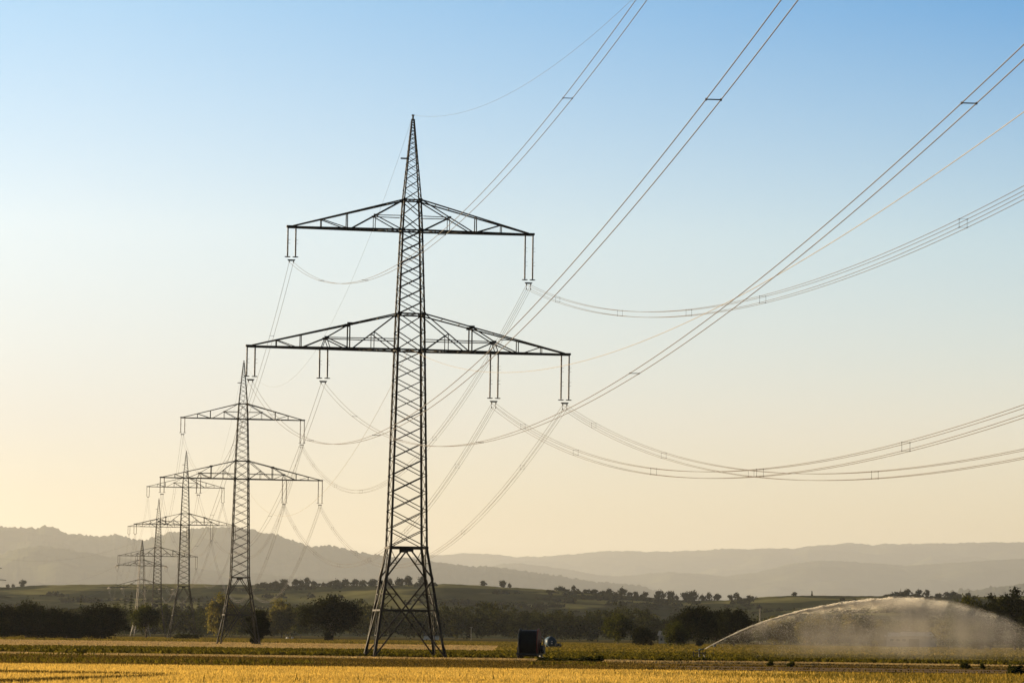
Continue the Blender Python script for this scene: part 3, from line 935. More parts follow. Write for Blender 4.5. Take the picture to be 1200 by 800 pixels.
plant_px(dec[0], 'hedge_tree', 1090, 1600, 26, 34, 2.1, 'dark tree behind the right half of the long shed', 'tree', 'row of olive trees behind the spray')
plant_px(dec[2], 'hedge_tree', 1050, 1620, 40, 29, .7, 'low tree top showing over the roof of the long shed', 'tree', 'row of olive trees behind the spray')

# the far wood: one dense mass
def wood():
    rng = np.random.default_rng(77)
    Ps = []
    for px in np.arange(-40, 1250, 9.0):
        for row in range(3):
            x = px + rng.uniform(-6, 6)
            Y = 2020 + row * 90 + rng.uniform(-30, 30)
            base = 41 if 300 < x < 760 else 33 if x <= 300 else 30
            hp = base * rng.uniform(.74, 1.1) + 3 * math.sin(x * .035) - (2 if row == 0 else 0)
            h = hp * px_size(2050); w = rng.uniform(9, 15)
            P, _ = crown_points(rng, w, h, .2, 22, 26, 'bush', .2)
            P[:, 0] += gx(x, Y); P[:, 1] += Y
            Ps.append(P)
    P = np.concatenate(Ps)
    V, Fq = leaf_quads(rng, P, 1.25)
    o = link_mesh('wood', np_mesh('wood', V, Fq), MAT['leaf_wood'])
    tag(o, 'long dark wood closing the plain below the vineyard hill', kind='stuff')
wood()

# scrub on the slope of the vineyard hill
def scrub():
    rng = np.random.default_rng(78); Ps = []
    HX = [p[0] for p in hillM]; HY = [p[1] for p in hillM]
    nb = rng.uniform(0, 6, 6)
    for _ in range(1900):
        px = rng.uniform(-60, 1260)
        kb = rng.integers(0, 6)
        band = (.30, .38, .46, .56, .66, .78)[kb]
        if math.sin(px * .016 + nb[kb]) + .6 * math.sin(px * .045 + 2 * nb[kb]) < (-.6, -.3, -.1, .1, .3, .75)[kb]: continue
        if 735 < px < 890: band = rng.uniform(.55, .99)
        elif 640 < px < 735 and rng.random() < .5: band = rng.uniform(.72, .985)
        elif 300 < px < 520 and rng.random() < .5: band = rng.uniform(.88, .975)
        elif 1040 < px < 1140 and rng.random() < .5: band = rng.uniform(.88, .985)
        t = min(.985, band + rng.normal() * .012)
        Y = 5200 - 1700 * (1 - t)
        zr = at(px, np.interp(px, HX, HY), 5200).z
        z = zr * t ** 1.3 * (1 + .18 * math.sin(t * PI)) - 1.0
        h = rng.uniform(3, 7.5); w = rng.uniform(7, 20)
        P, _ = crown_points(rng, w, h, 0, 9, 16, 'bush', .25)
        P[:, 0] += gx(px, 5200) * Y / 5200; P[:, 1] += Y; P[:, 2] += z
        Ps.append(P)
    V, Fq = leaf_quads(rng, np.concatenate(Ps), 2.2)
    tag(link_mesh('scrub', np_mesh('scrub', V, Fq), MAT['leaf_dark']), 'bands of dark bushes along the terraces of the vineyard hill', kind='stuff')
scrub()

# single trees on the skyline of the vineyard hill
sk = [TreeKind(61 + i, 8, 7, 0.2, 16, 36, .9, 'leaf_dark', 'bush', .2, .2, 4) for i in range(5)]
sk_c = conifer_kind(65, 2.6, 8, 'needle', 8, .9)
HX = [p[0] for p in hillM]; HY = [p[1] for p in hillM]
def skyline(px, w, h, label, kk=None, Y=5190):
    y = float(np.interp(px, HX, HY)); p = at(px, y, Y)
    s = px_size(Y)
    plant(kk or sk[int(px * 1.7) % 5], 'skyline_tree', (p.x, Y, p.z - 1.6), w * s, (h + 1.6) * s, px * .61, label, 'tree', 'trees on the skyline of the vineyard hill')
skyline(27, 9, 7.5, 'lone round tree on the skyline near the left edge, above the copse')
skyline(9, 5, 3, 'tiny bush on the skyline at the left edge, left one'); skyline(15.5, 4, 3, 'tiny bush on the skyline just left of the lone round tree')
left_run = [(310, 7, 3), (323, 9, 5), (333, 10, 7), (346, 9, 8), (353, 8, 7), (360, 9, 9), (367.5, 6, 6), (379, 6, 4), (385, 7, 4), (394, 13, 7), (405, 10, 8), (416, 10, 7), (425, 10, 6), (437, 13, 7), (447, 9, 6), (456, 9, 8), (468, 11, 8), (478, 11, 9), (495, 9, 9)]
for i, (px, w, h) in enumerate(left_run):
    skyline(px, w, h, ord_w[i] + ' tree from the left in the skyline row between second and largest towers')
skyline(566, 8, 5, 'single small tree on the green skyline right of the largest tower'); skyline(589, 9, 7, 'larger of two touching trees on the green skyline'); skyline(597, 4, 4.5, 'smaller of two touching trees on the green skyline')
right_run = [(661, 5, 4), (672, 6, 6), (686, 6, 3), (696, 10, 4), (707, 6, 3), (714, 8, 6), (729, 10, 8), (738, 7, 4), (745, 6, 5), (756, 8, 6), (773, 12, 9), (786, 10, 9), (793, 6, 5)]
for i, (px, w, h) in enumerate(right_run):
    skyline(px, w, h, ord_w[i] + ' tree from the left in the descending skyline row above the neat round tree')
run3 = [(803, 11, 9.5), (812, 13, 11), (823, 8, 6), (831, 8, 8), (840, 10, 7.5), (856, 8, 6), (863.5, 8, 7)]
for i, (px, w, h) in enumerate(run3):
    skyline(px, w, h, ord_w[i] + ' tree from the left in the skyline clump above the sprinkler trees')
skyline(931, 7, 3.5, 'low flat bush on the bare skyline above the jet'); skyline(951.5, 2.6, 6, 'tiny upright cypress on the bare skyline above the jet', sk_c)
run4 = [(1056, 9, 5), (1063, 10, 7), (1077, 8, 8), (1086.5, 8, 7), (1100, 10, 4), (1110, 9, 5), (1117, 10, 6), (1135, 6, 5), (1123, 6, 3)]
for i, (px, w, h) in enumerate(run4):
    skyline(px, w, h, ord_w[i] + ' tree built up along the skyline above the jet crest'.replace('built up ', ''))

# ------------------------------------------------------------------ crops and grasses
def blades(rng, n, xy, h, w, mat, name, label, lean=.25, z=0.0, top=.55, var=(.65, 1.2)):
    """Upright kite-shaped blades: n thin quads of height h and width w."""
    x, y = xy
    hh = h * rng.uniform(*var, n); ww = w * rng.uniform(.6, 1.3, n)
    a = rng.uniform(0, PI, n); dx, dy = np.cos(a) * ww / 2, np.sin(a) * ww / 2
    lx, ly = rng.normal(size=n) * lean * hh, rng.normal(size=n) * lean * hh
    b = np.stack([x, y, np.full(n, z)], 1)
    m1 = np.stack([x + lx * top - dx, y + ly * top - dy, z + hh * top], 1); m2 = np.stack([x + lx * top + dx, y + ly * top + dy, z + hh * top], 1)
    t = np.stack([x + lx, y + ly, z + hh], 1)
    V = np.stack([b, m2, t, m1], 1).reshape(-1, 3)
    o = link_mesh(name, np_mesh(name, V, np.arange(4 * n).reshape(-1, 4)), MAT[mat])
    tag(o, label, kind='stuff'); return o

rng = np.random.default_rng(3)
def scatter(n, y0, y1, half0, half1, keep=None):
    y = np.sqrt(rng.uniform(y0 * y0, y1 * y1, n)) if y1 > y0 else np.full(n, y0)
    x = rng.uniform(-1, 1, n) * (y * .158 + 3)
    if keep is not None:
        k = keep(x, y); x, y = x[k], y[k]
    return x, y
def tram(x, y):
    """Tramlines: two pairs of wheel tracks crossing the wheat at a slant."""
    ok = y < 196 + .30 * x + rng.normal(size=len(x)) * .5
    return ok
def gold(x, y):
    return tram(x, y) & (x + 3.0 * np.sin(y * .15) + 1.5 * np.sin(x * .9 + y * .31) + rng.normal(size=len(x)) * 4 < 9)
def olive(x, y):
    return (y < 196 + .30 * x + rng.normal(size=len(x)) * .5) & (x + 3.0 * np.sin(y * .15) + 1.5 * np.sin(x * .9 + y * .31) + rng.normal(size=len(x)) * 4 > 6)
x, y = scatter(200000, 104, 222, 0, 0, olive)
blades(rng, len(x), (x, y), .58, .07, 'gold_grass', 'gold_grass', 'golden olive tall grass along the bottom right', .2, top=.75, var=(.6, 1.15))
x, y = scatter(520000, 104, 222, 0, 0, gold)
blades(rng, len(x), (x, y), .60, .05, 'wheat', 'wheat', 'dense ripe golden wheat stalks with drooping ears', .14, top=.8, var=(.88, 1.08))
u = rng.uniform(0, 1, 6400)
def tramline(px0, py0, px1, py1, u):
    a, b = [(ray(px, py) * ((CAM_Z - .6) / -ray(px, py).z)) for px, py in ((px0, py0), (px1, py1))]
    return a.x + (b.x - a.x) * u, a.y + (b.y - a.y) * u
xa, ya = tramline(-40, 785.2, 215, 789.0, u[:3200]); xb, yb = tramline(-40, 798.5, 190, 790.2, u[3200:])
x, y = np.concatenate([xa, xb]), np.concatenate([ya, yb]) + rng.normal(size=6400) * .45
k = rng.random(6400) < np.where(np.arange(6400) < 3200, 1.1 - u, 1.1 - .8 * u)
x, y = x[k], y[k]
blades(rng, len(x), (x, y), .66, .07, 'dry_grass', 'tramline_shade_blades', 'dark blades drawn for shade in the tramlines crossing the golden wheat on the left', .2, top=.7, var=(.92, 1.08))  # dark blades stand in for the shaded side of the stalk rows
x, y = scatter(900, 120, 218, 0, 0, lambda x, y: y < 196 + .30 * x)
blades(rng, len(x), (x, y), .76, .045, 'gold_grass', 'tall_grass', 'taller wild grass ears standing out of the wheat', .12, top=.75)
x, y = scatter(230000, 180, 316, 0, 0, lambda x, y: (y > 196 + .30 * x) & (x + rng.normal(size=len(x)) * 3 < 8))
blades(rng, len(x), (x, y), .25, .12, 'dry_grass', 'verge_grass', 'rough dry brown grass of the verge', .3, var=(.5, 1.1))
x, y = scatter(90000, 200, 350, 0, 0, lambda x, y: (y > 198 + .30 * x) & (x > 4 + rng.normal(size=len(x)) * 3) & (np.sin(y * .21 + .02 * x) + .6 * np.sin(y * .083 - x * .03 + 2) + rng.normal(size=len(x)) * .35 > .55))
blades(rng, len(x), (x, y), .15, .16, 'dry_grass', 'short_grass', 'short worn grass striping the dirt track', .35)
x, y = scatter(46000, 332, 347, 0, 0, lambda x, y: np.sin(x * .21 + 1) + .7 * np.sin(x * .53 + y * .3) + rng.normal(size=len(x)) * .5 > -.6)
blades(rng, len(x), (x, y), .22, .14, 'straw', 'edge_straw', 'pale straw grass along the near edge of the green crop', .3)
x, y = scatter(14000, 200, 318, 0, 0, lambda x, y: (np.sin(x * .11 + y * .043) + np.sin(x * .05 - y * .09 + 1) > .5) & (y > 200 + .3 * x) & (x < 8))
blades(rng, len(x), (x, y), .42, .14, 'crop_leaf', 'verge_weeds', 'green weedy patches growing through the brown verge', .4)
def crop_keep(x, y):
    return (y < 470 + .28 * x) & (np.sin(y * 2.1) > -.55) & (np.sin(x * .17 + y * .05) + np.sin(x * .06 - y * .11 + 2) + rng.normal(size=len(x)) * .8 > -1.0)
x, y = scatter(150000, 349, 505, 0, 0, crop_keep)
blades(rng, len(x), (x, y), .46, .44, 'crop_leaf', 'crop_leaves', 'low leafy green crop plants in close rows', .5, var=(.35, 1.3))
def mead(x, y):
    return ~((x < -2) & (y < 850 + .2 * x)) & (y > 478 + .28 * x)
x, y = scatter(120000, 470, 1330, 0, 0, mead)
blades(rng, len(x), (x, y), .42, .55, 'meadow_grass', 'meadow_grass', 'yellow green meadow grass reaching to the trees', .35)
x, y = scatter(45000, 500, 860, 0, 0, lambda x, y: (x < -2) & (y > 500 + .28 * x) & (y < 850 + .2 * x))
blades(rng, len(x), (x, y), .16, .30, 'straw', 'stubble', 'short pale stubble rows left after mowing', .3)

# dark weeds and rank growth
wk = [TreeKind(71 + i, 1.0, .8, .02, 16, 34, .16, 'weed', 'bush', .26, .02, 4) for i in range(2)]
for px, Y, w, h, lab in ((903, 300, 8, 8, 'dark weed clump on the dirt track, left one of the pair'), (927, 298, 8, 7.5, 'dark weed clump on the dirt track, right one of the pair'),
        (1131, 300, 11, 9, 'dark weed clump near the right edge, beside a smaller one'), (1151, 298, 6, 8, 'smaller dark weed near the right edge'),
        (1192, 235, 18, 14, 'large dark weed in the bottom right corner')):
    plant_px(wk[int(px) % 2], 'weed_clump', px, Y, w, h, px, lab, 'weed', 'weed clumps at the track')
for i, (px, Y, w, h) in enumerate(((655, 322, 30, 5), (672, 318, 26, 6), (690, 324, 20, 7), (702, 326, 13, 9), (640, 328, 22, 5))):
    plant_px(wk[i % 2], 'weed_clump', px, Y, w, h, px, ['long low weed patch in front of the hose reel', 'weed patch under the drawbar end of the hose reel', 'weed patch right of the drawbar end', 'tallest weed right of the hose reel', 'low weed close to the wheel of the hose reel'][i], 'weed', 'weeds by the hose reel')
k = TreeKind(75, 9, 1.6, .02, 60, 50, .3, 'weed', 'bush', .12, .05, 6)
plant_px(k, 'brush_pile', 217, 1100, 38, 6.5, .1, 'long dark brush pile lying under the third lattice tower', 'brush pile')

# ------------------------------------------------------------------ machines in the field
MAT['rubber'] = surf('black_rubber', (.012, .012, .012), (.03, .028, .025), 4, .8)
MAT['hose'] = surf('black_irrigation_hose', (.010, .010, .011), (.022, .021, .02), 2, .45)
MAT['dark_frame'] = surf('dark_painted_frame', (.020, .022, .024), (.05, .05, .05), 2, .5)
MAT['red_paint'] = surf('worn_red_paint', (.10, .014, .010), (.16, .024, .016), 2, .5)
MAT['blue_paint'] = surf('dusty_blue_paint', (.022, .045, .068), (.038, .066, .095), 1.5, .45)
MAT['white_paint'] = surf('dusty_white_paint', (.42, .41, .38), (.55, .54, .51), 1, .5)
MAT['teal_paint'] = surf('teal_cast_metal', (.05, .12, .11), (.08, .16, .14), 3, .45, .3)
MAT['glass'] = surf('dark_window_glass', (.02, .025, .03), (.04, .045, .05), 1, .1, 0, spec=.6)
MAT['render'] = surf('pale_wall_render', (.24, .22, .19), (.34, .31, .27), .6, .9)
MAT['roof_sheet'] = surf('grey_roof_sheets', (.26, .25, .24), (.36, .35, .335), .8, .6, 0, stretch=(3, 1, 1))
MAT['timber'] = surf('dark_timber', (.04, .032, .024), (.09, .07, .05), 2, .9)
MAT['tile'] = surf('pale_tile_roof', (.28, .24, .20), (.38, .33, .28), 1.5, .8)
MAT['pole_wood'] = surf('grey_pole_wood', (.22, .20, .17), (.32, .29, .25), 1, .9)
MAT['wrap'] = surf('white_bale_wrap', (.30, .29, .27), (.42, .41, .38), 1, .4)

def wheel(parent, x, y, r, w, axis='X', rim='dark_frame'):
    mb = MB(); mb.lathe([(r * .55, -w / 2), (r * .92, -w / 2), (r, -w * .32), (r, w * .32), (r * .92, w / 2), (r * .55, w / 2)], axis=axis, n=20)
    wh = link_mesh('wheel', mb.mesh('wheel', True), MAT['rubber'], parent, (x, y, r))
    mb = MB(); mb.lathe([(r * .2, -w * .46), (r * .57, -w * .40), (r * .57, w * .40), (r * .2, w * .46)], axis=axis, n=14); mb.build('rim', MAT[rim], wh)
    return wh

def hose_reel():
    Y = 347.0
    t = empty('hose_reel', (gx(620.5, Y), Y, .03), -.16)
    tag(t, 'big black irrigation hose reel on wheels beside the largest tower', 'hose reel')
    cz, R, W = 1.68, 1.45, 1.85
    # hose wound on the drum: ridged layers
    prof = [(1.0, -W / 2 + .03)]
    n = 15
    for i in range(n):
        a = -W / 2 + .05 + (W - .1) * i / n; b = (W - .1) / n
        prof += [(1.24, a + b * .05), (1.31, a + b * .3), (1.31, a + b * .7), (1.24, a + b * .95)]
    prof += [(1.0, W / 2 - .03)]
    mb = MB(); mb.lathe(prof, (0, 0, cz), 'X', 40); mb.build('hose', MAT['hose'], t)
    for s in (-1, 1):
        mb = MB()
        mb.lathe([(1.33, s * W / 2 - .04), (R, s * W / 2 - .05), (R + .04, s * W / 2), (R, s * W / 2 + .05), (1.33, s * W / 2 + .04)], (0, 0, cz), 'X', 40)
        for k in range(8):
            a = 2 * PI * k / 8
            mb.bar((s * W / 2, 0, cz), (s * W / 2, R * .97 * math.cos(a), cz + R * .97 * math.sin(a)), .12, .07, (1, 0, 0))
        mb.lathe([(.32, s * W / 2 - .08), (.32, s * W / 2 + .1)], (0, 0, cz), 'X', 16)
        f = mb.build('flange', MAT['red_paint' if s > 0 else 'dark_frame'], t)
        if s > 0: f['label'] = 'dull red right flange'
    mb = MB()
    for s in (-1, 1):
        mb.bar((s * 1.12, -1.15, .62), (s * 1.12, 1.25, .62), .14, .16)
        mb.bar((s * 1.12, -.85, .62), (s * 1.12, 0, cz), .12, .10, (1, 0, 0)); mb.bar((s * 1.12, .85, .62), (s * 1.12, 0, cz), .12, .10, (1, 0, 0))
    for y in (-1.15, 0, 1.2): mb.bar((-1.12, y, .6), (1.12, y, .6), .14, .14)
    mb.bar((-1.2, 0, cz), (1.2, 0, cz), .10, .10)
    mb.bar((-1.28, 0, .42), (1.28, 0, .42), .12, .12)
    mb.build('chassis', MAT['dark_frame'], t)
    for x in (-1.0, 1.0): wheel(t, x, -.15, .42, .3)
    mb = MB(); mb.bar((.95, -1.1, .6), (1.95, -2.9, .18), .16, .16); mb.bar((1.95, -2.9, .02), (1.95, -2.9, .40), .1, .1); mb.box((1.95, -2.95, .02), (.35, .35, .05)); mb.build('drawbar', MAT['dark_frame'], t)
    mb = MB(); mb.box((1.28, .45, 1.05), (.34, .8, .75)); mb.lathe([(.25, 1.12), (.32, 1.2), (.32, 1.4), (.2, 1.46)], (0, -.4, 1.15), 'X', 16); mb.build('gearbox', MAT['dark_frame'], t)
    mb = MB(); mb.tube([(1.25, .5, 1.4), (1.42, .3, 1.9), (1.38, 0, 2.2), (1.25, -.2, 2.35)], .07, 7); mb.build('feed_pipe', MAT['white_paint'], t)
    mb = MB()
    for s in (-1, 1): mb.bar((s * .98, 1.2, .6), (s * 1.05, 1.5, .02), .1, .1)
    mb.build('support_foot', MAT['dark_frame'], t)
    return t
hose_reel()

def tanker():
    Y = 715.0
    t = empty('tanker_trailer', (gx(645, Y), Y, 0), .12)
    tag(t, 'small blue round tanker trailer seen from its end, right of the hose reel', 'tanker')
    mb = MB(); mb.lathe([(.35, -2.05), (.72, -1.98), (.98, -1.8), (1.06, -1.6), (1.06, 1.6), (.98, 1.8), (.72, 1.98), (.35, 2.05)], (0, 0, 1.32), 'Y', 26)
    tk = mb.build('tank', MAT['blue_paint'], t, smooth=True)
    mb = MB(); mb.lathe([(.26, 2.36), (.30, 2.40), (.30, 2.50), (.2, 2.54)], (0, -.4, 0), 'Z', 14); mb.build('hatch', MAT['dark_frame'], tk)
    mb = MB(); mb.lathe([(.14, -2.25), (.14, -2.0)], (0, 0, 1.0), 'Y', 12); mb.box((0, -2.22, 1.42), (.3, .1, .22)); mb.build('outlet', MAT['white_paint'], tk)
    for x in (-.78, .78): wheel(t, x, .2, .48, .34)
    mb = MB(); mb.box((0, 0, .42), (1.1, 3.6, .14)); mb.bar((0, 1.8, .42), (0, 3.6, .5), .14, .14); mb.build('chassis', MAT['dark_frame'], t)
    return t
tanker()
def pump_cart():
    Y = 712.0
    t = empty('pump_cart', (gx(654.5, Y), Y, 0), -.3)
    tag(t, 'low dark pump cart standing just right of the blue tanker', 'pump cart')
    mb = MB(); mb.box((0, 0, .62), (.95, 1.3, .36)); mb.box((.05, .1, .92), (.55, .7, .3)); mb.lathe([(.2, -.55), (.27, -.5), (.27, -.2), (.2, -.15)], (.0, -.25, .8), 'X', 12); mb.build('pump', MAT['dark_frame'], t)
    mb = MB(); mb.bar((.3, 0, 1.0), (.62, 0, 1.45), .07, .07); mb.bar((.62, 0, 1.45), (.62, .2, 1.5), .06, .06); mb.build('handle', MAT['dark_frame'], t)
    for x in (-.5, .5): wheel(t, x, 0, .36, .2)
    return t
pump_cart()

SPR_Y = 370.0
NOZ = at(827, 759.3, SPR_Y)
def sprinkler():
    x0 = gx(819.5, SPR_Y)
    t = empty('sprinkler_cart', (x0, SPR_Y, .02), 0)
    tag(t, 'irrigation gun on a small dark wheeled cart throwing the water jet', 'sprinkler')
    mb = MB()
    for s in (-1, 1):
        mb.bar((s * .62, 0, .1), (s * .62, 0, 1.02), .10, .10, (0, 1, 0))
        mb.bar((s * .62, -.7, .34), (s * .62, .7, .34), .07, .07)
        mb.bar((s * .62, -.6, .34), (s * .3, 0, .84), .05, .05)
    mb.bar((-.66, 0, .84), (.66, 0, .84), .10, .10); mb.bar((-.62, 0, .34), (.62, 0, .34), .07, .07)
    mb.bar((-.62, .7, .34), (.62, .7, .34), .06, .06)
    mb.build('frame', MAT['dark_frame'], t)
    for s in (-1, 1): wheel(t, s * .62, 0, .24, .14, 'X')
    mb = MB(); mb.tube([(0, .0, .34), (0, 0, .9), (0, 0, 1.12)], .075, 8); mb.lathe([(.13, 1.02), (.15, 1.06), (.15, 1.12), (.1, 1.16)], n=12); mb.build('riser_pipe', MAT['dark_frame'], t)
    tip = NOZ - Vector((x0, SPR_Y, .02))
    s0 = Vector((.0, 0, 1.14))
    mb = MB(); mb.tube([s0, s0 + Vector((.1, 0, .10)), s0.lerp(tip, .5), tip], [.085, .08, .055, .03], 10); mb.build('gun_barrel', MAT['teal_paint'], t, smooth=True)
    mb = MB(); mb.bar(s0 + Vector((.12, .06, .05)), s0 + Vector((-.35, .06, -.05)), .05, .05); mb.box(s0 + Vector((-.4, .06, -.06)), (.14, .1, .12)); mb.bar(s0 + Vector((.12, .06, .05)), tip + Vector((.05, .06, .1)), .03, .03); mb.build('swing_arm', MAT['dark_frame'], t)
sprinkler()

# ------------------------------------------------------------------ buildings and posts far off
def shed():
    Y = 1500.0; s = px_size(Y)
    x0, x1 = gx(1019, Y), gx(1097, Y); L = x1 - x0; cx = (x0 + x1) / 2
    t = empty('farm_shed', (cx, Y, 0), -.13)
    tag(t, 'long low farm shed with grey roof half veiled by the spray', 'shed')
    D, He, Hr = 11.0, 4.6, 6.3
    mb = MB(); mb.box((L * .13, 0, He / 2), (L * .74, D, He)); mb.build('wall', MAT['render'], t)
    mb = MB()
    for i in range(5): mb.bar((-L / 2 + .4 + i * L * .057, -D / 2 + .3, 0), (-L / 2 + .4 + i * L * .057, -D / 2 + .3, He - .5), .3, .3)
    mb.box((-L * .37, D / 2 - .2, He / 2 - .3), (L * .25, .2, He - .6)); mb.build('open_bay', MAT['timber'], t)
    for a, b, dz, mk in ((-.52, -.045, -.35, 'roof_sheet'), (-.04, .53, 0, 'roof_sheet')):
        mb = MB()
        for sgn in (-1, 1):
            n = Vector((0, sgn * (Hr - He), D / 2)).normalized()
            p, q = Vector((a * L, sgn * (D / 2 + .6), He + dz - .1)), Vector((a * L, 0, Hr + dz))
            e = Vector(((b - a) * L, 0, 0))
            mb.add([p, p + e, q + e, q, p + n * .15, p + e + n * .15, q + e + n * .15, q + n * .15], [(0, 3, 2, 1), (4, 5, 6, 7), (0, 1, 5, 4), (1, 2, 6, 5), (2, 3, 7, 6), (3, 0, 4, 7)])
            k = int((b - a) * L / 1.0)
            for i in range(k):
                u = e * ((i + .5) / k) + n * .18
                mb.bar(p + u, q + u, .08, .06)
        mb.build('roof', MAT[mk], t)
    for sgn in (-1, 1):
        mb = MB(); xx = L * .5 if sgn > 0 else -L * .24
        mb.add([(xx - .02, -D / 2, He - .05), (xx - .02, D / 2, He - .05), (xx - .02, 0, Hr - .15), (xx + .15, -D / 2, He - .05), (xx + .15, D / 2, He - .05), (xx + .15, 0, Hr - .15)], [(0, 1, 2), (5, 4, 3), (0, 3, 4, 1), (1, 4, 5, 2), (2, 5, 3, 0)])
        mb.build('gable', MAT['render'], t)
    mb = MB(); mb.box((L * .17, -D / 2 - .06, 1.75), (4.4, .12, 3.5)); 
    d = mb.build('door', MAT['timber'], t); d['label'] = 'wide dark shed door'
    for i in range(3):
        mb = MB(); mb.box((-L * .16 + i * 2.6, -D / 2 - .05, 2.9), (1.5, .1, .9)); mb.build('window', MAT['glass'], t)
shed()

def trailer():
    Y = 1320.0
    t = empty('trailer', (gx(505, Y), Y, 0), -.06)
    tag(t, 'small white trailer parked behind the right foot of the largest tower', 'trailer')
    mb = MB(); a, b = 3.0, 2.35
    V = [(-a, -1.1, .65), (a, -1.1, .65), (a, 1.1, .65), (-a, 1.1, .65), (-b, -1.05, 2.3), (a, -1.05, 2.3), (a, 1.05, 2.3), (-b, 1.05, 2.3)]
    mb.add(V, [(0, 3, 2, 1), (4, 5, 6, 7), (0, 1, 5, 4), (1, 2, 6, 5), (2, 3, 7, 6), (3, 0, 4, 7)]); mb.build('body', MAT['white_paint'], t)
    mb = MB(); mb.bar((-2.6, .2, 2.2), (-2.6, .2, 3.7), .7, .6, (0, 1, 0)); mb.box((-2.6, .2, 3.85), (.95, .8, .2)); mb.build('chimney', MAT['dark_frame'], t)
    for x in (-1.5, 1.5): wheel(t, x, -1.0, .42, .25, 'Y')
    mb = MB(); mb.bar((3.0, 0, .62), (4.2, 0, .5), .14, .14); mb.build('drawbar', MAT['dark_frame'], t)
trailer()

def cottage():
    Y = 1500.0
    t = empty('cottage', (gx(780, Y), Y, 0), -.22)
    tag(t, 'tiny pale cottage showing between the dark bush and the sprinkler trees', 'house')
    W, D, He, Hr = 5.0, 6.0, 3.6, 5.4
    mb = MB(); mb.box((0, 0, He / 2), (W, D, He)); mb.build('wall', MAT['render'], t)
    mb = MB()
    for sgn in (-1, 1):
        p, q = Vector((-W / 2 - .5, sgn * (D / 2 + .5), He - .25)), Vector((-W / 2 - .5, 0, Hr)); e = Vector((W + 1, 0, 0)); n = Vector((0, sgn * .3, 1)).normalized() * .18
        mb.add([p, p + e, q + e, q, p + n, p + e + n, q + e + n, q + n], [(0, 3, 2, 1), (4, 5, 6, 7), (0, 1, 5, 4), (1, 2, 6, 5), (2, 3, 7, 6), (3, 0, 4, 7)])
    rf = mb.build('roof', MAT['tile'], t)
    mb = MB(); mb.box((1.2, .6, Hr + .1), (.6, .6, 1.2)); mb.build('chimney', MAT['render'], rf)
    for x in (-1.3, 1.1):
        mb = MB(); mb.box((x, -D / 2 - .04, 1.9), (.9, .08, 1.1)); mb.build('window', MAT['glass'], t)
cottage()

def pole(px, Y, h, r, name, label, z=0.0, arm=True, mat='pole_wood'):
    t = empty(name, (gx(px, Y) if z == 0 else at(px, 700, Y).x, Y, z))
    tag(t, label, 'pole' if arm else 'mast')
    mb = MB(); mb.tube([(0, 0, -.3), (0, 0, h)], [r, r * .7], 8); mb.build('pole', MAT[mat], t)
    if arm:
        mb = MB(); mb.bar((-.7, 0, h - .4), (.7, 0, h - .4), .12, .1); mb.build('crossbar', MAT[mat], t)
        for x in (-.6, .6):
            mb = MB(); mb.lathe([(.04, h - .34), (.07, h - .25), (.05, h - .1)], (x, 0, 0), n=8); mb.build('insulator', MAT['white_paint'], t)
    else:
        mb = MB(); mb.bar((-.5, 0, h * .85), (.5, 0, h * .85), .15, .15); mb.box((.3, 0, h * .8), (.3, .2, 1.2)); mb.build('antenna', MAT[mat], t)
pole(552, 1880, 7.2, .16, 'utility_pole', 'thin wooden pole standing before the far wood right of the largest tower')
pole(890.5, 1880, 19.0, .28, 'radio_mast', 'pale slender mast above the first part of the water jet', arm=False, mat='pale_steel')
pole(1055.5, 5180, 12.5, .38, 'radio_mast', 'dark little mast among trees on the skyline above the jet crest', z=at(1055.5, 697.5, 5180).z - 2, arm=False, mat='steel')
for px, lab in ((337, 'left one of two white wrapped bales lying before the far wood'), (342.5, 'right one of two white wrapped bales lying before the far wood')):
    t = empty('wrapped_bale', (gx(px, 1380), 1380, 0), px)
    tag(t, lab, 'bale', 'white bales in the meadow')
    mb = MB(); mb.lathe([(.3, -.5), (.45, -.47), (.5, -.38), (.5, .38), (.45, .47), (.3, .5)], (0, 0, .48), 'X', 18); mb.build('wrap', MAT['wrap'], t, smooth=True)
    mb = MB(); mb.bar((-.05, -.2, .98), (.05, .2, .98), .12, .03); mb.build('twine_knot', MAT['wrap'], t)
k = TreeKind(76, 3, 3, .05, 24, 40, .35, 'leaf_dark', 'bush', .22, .06, 4)
plant_px(k, 'bush', 820, 985, 8, 8.5, 0, 'small dark bush at the trunk foot of the gappy tree', 'bush')
t = empty('blue_barrel', (gx(837.5, 930), 930, 0)); tag(t, 'tiny blue barrel under the dense tree where the jet rises', 'barrel')
mb = MB(); mb.lathe([(.36, 0), (.40, .03), (.40, .4), (.43, .43), (.40, .46), (.40, .85), (.43, .88), (.40, .91), (.40, 1.18), (.36, 1.2)], n=18); mb.build('drum', MAT['blue_paint'], t)
mb = MB(); mb.lathe([(.06, 1.2), (.06, 1.24)], (.2, 0, 0), n=8); mb.build('cap', MAT['dark_frame'], t)

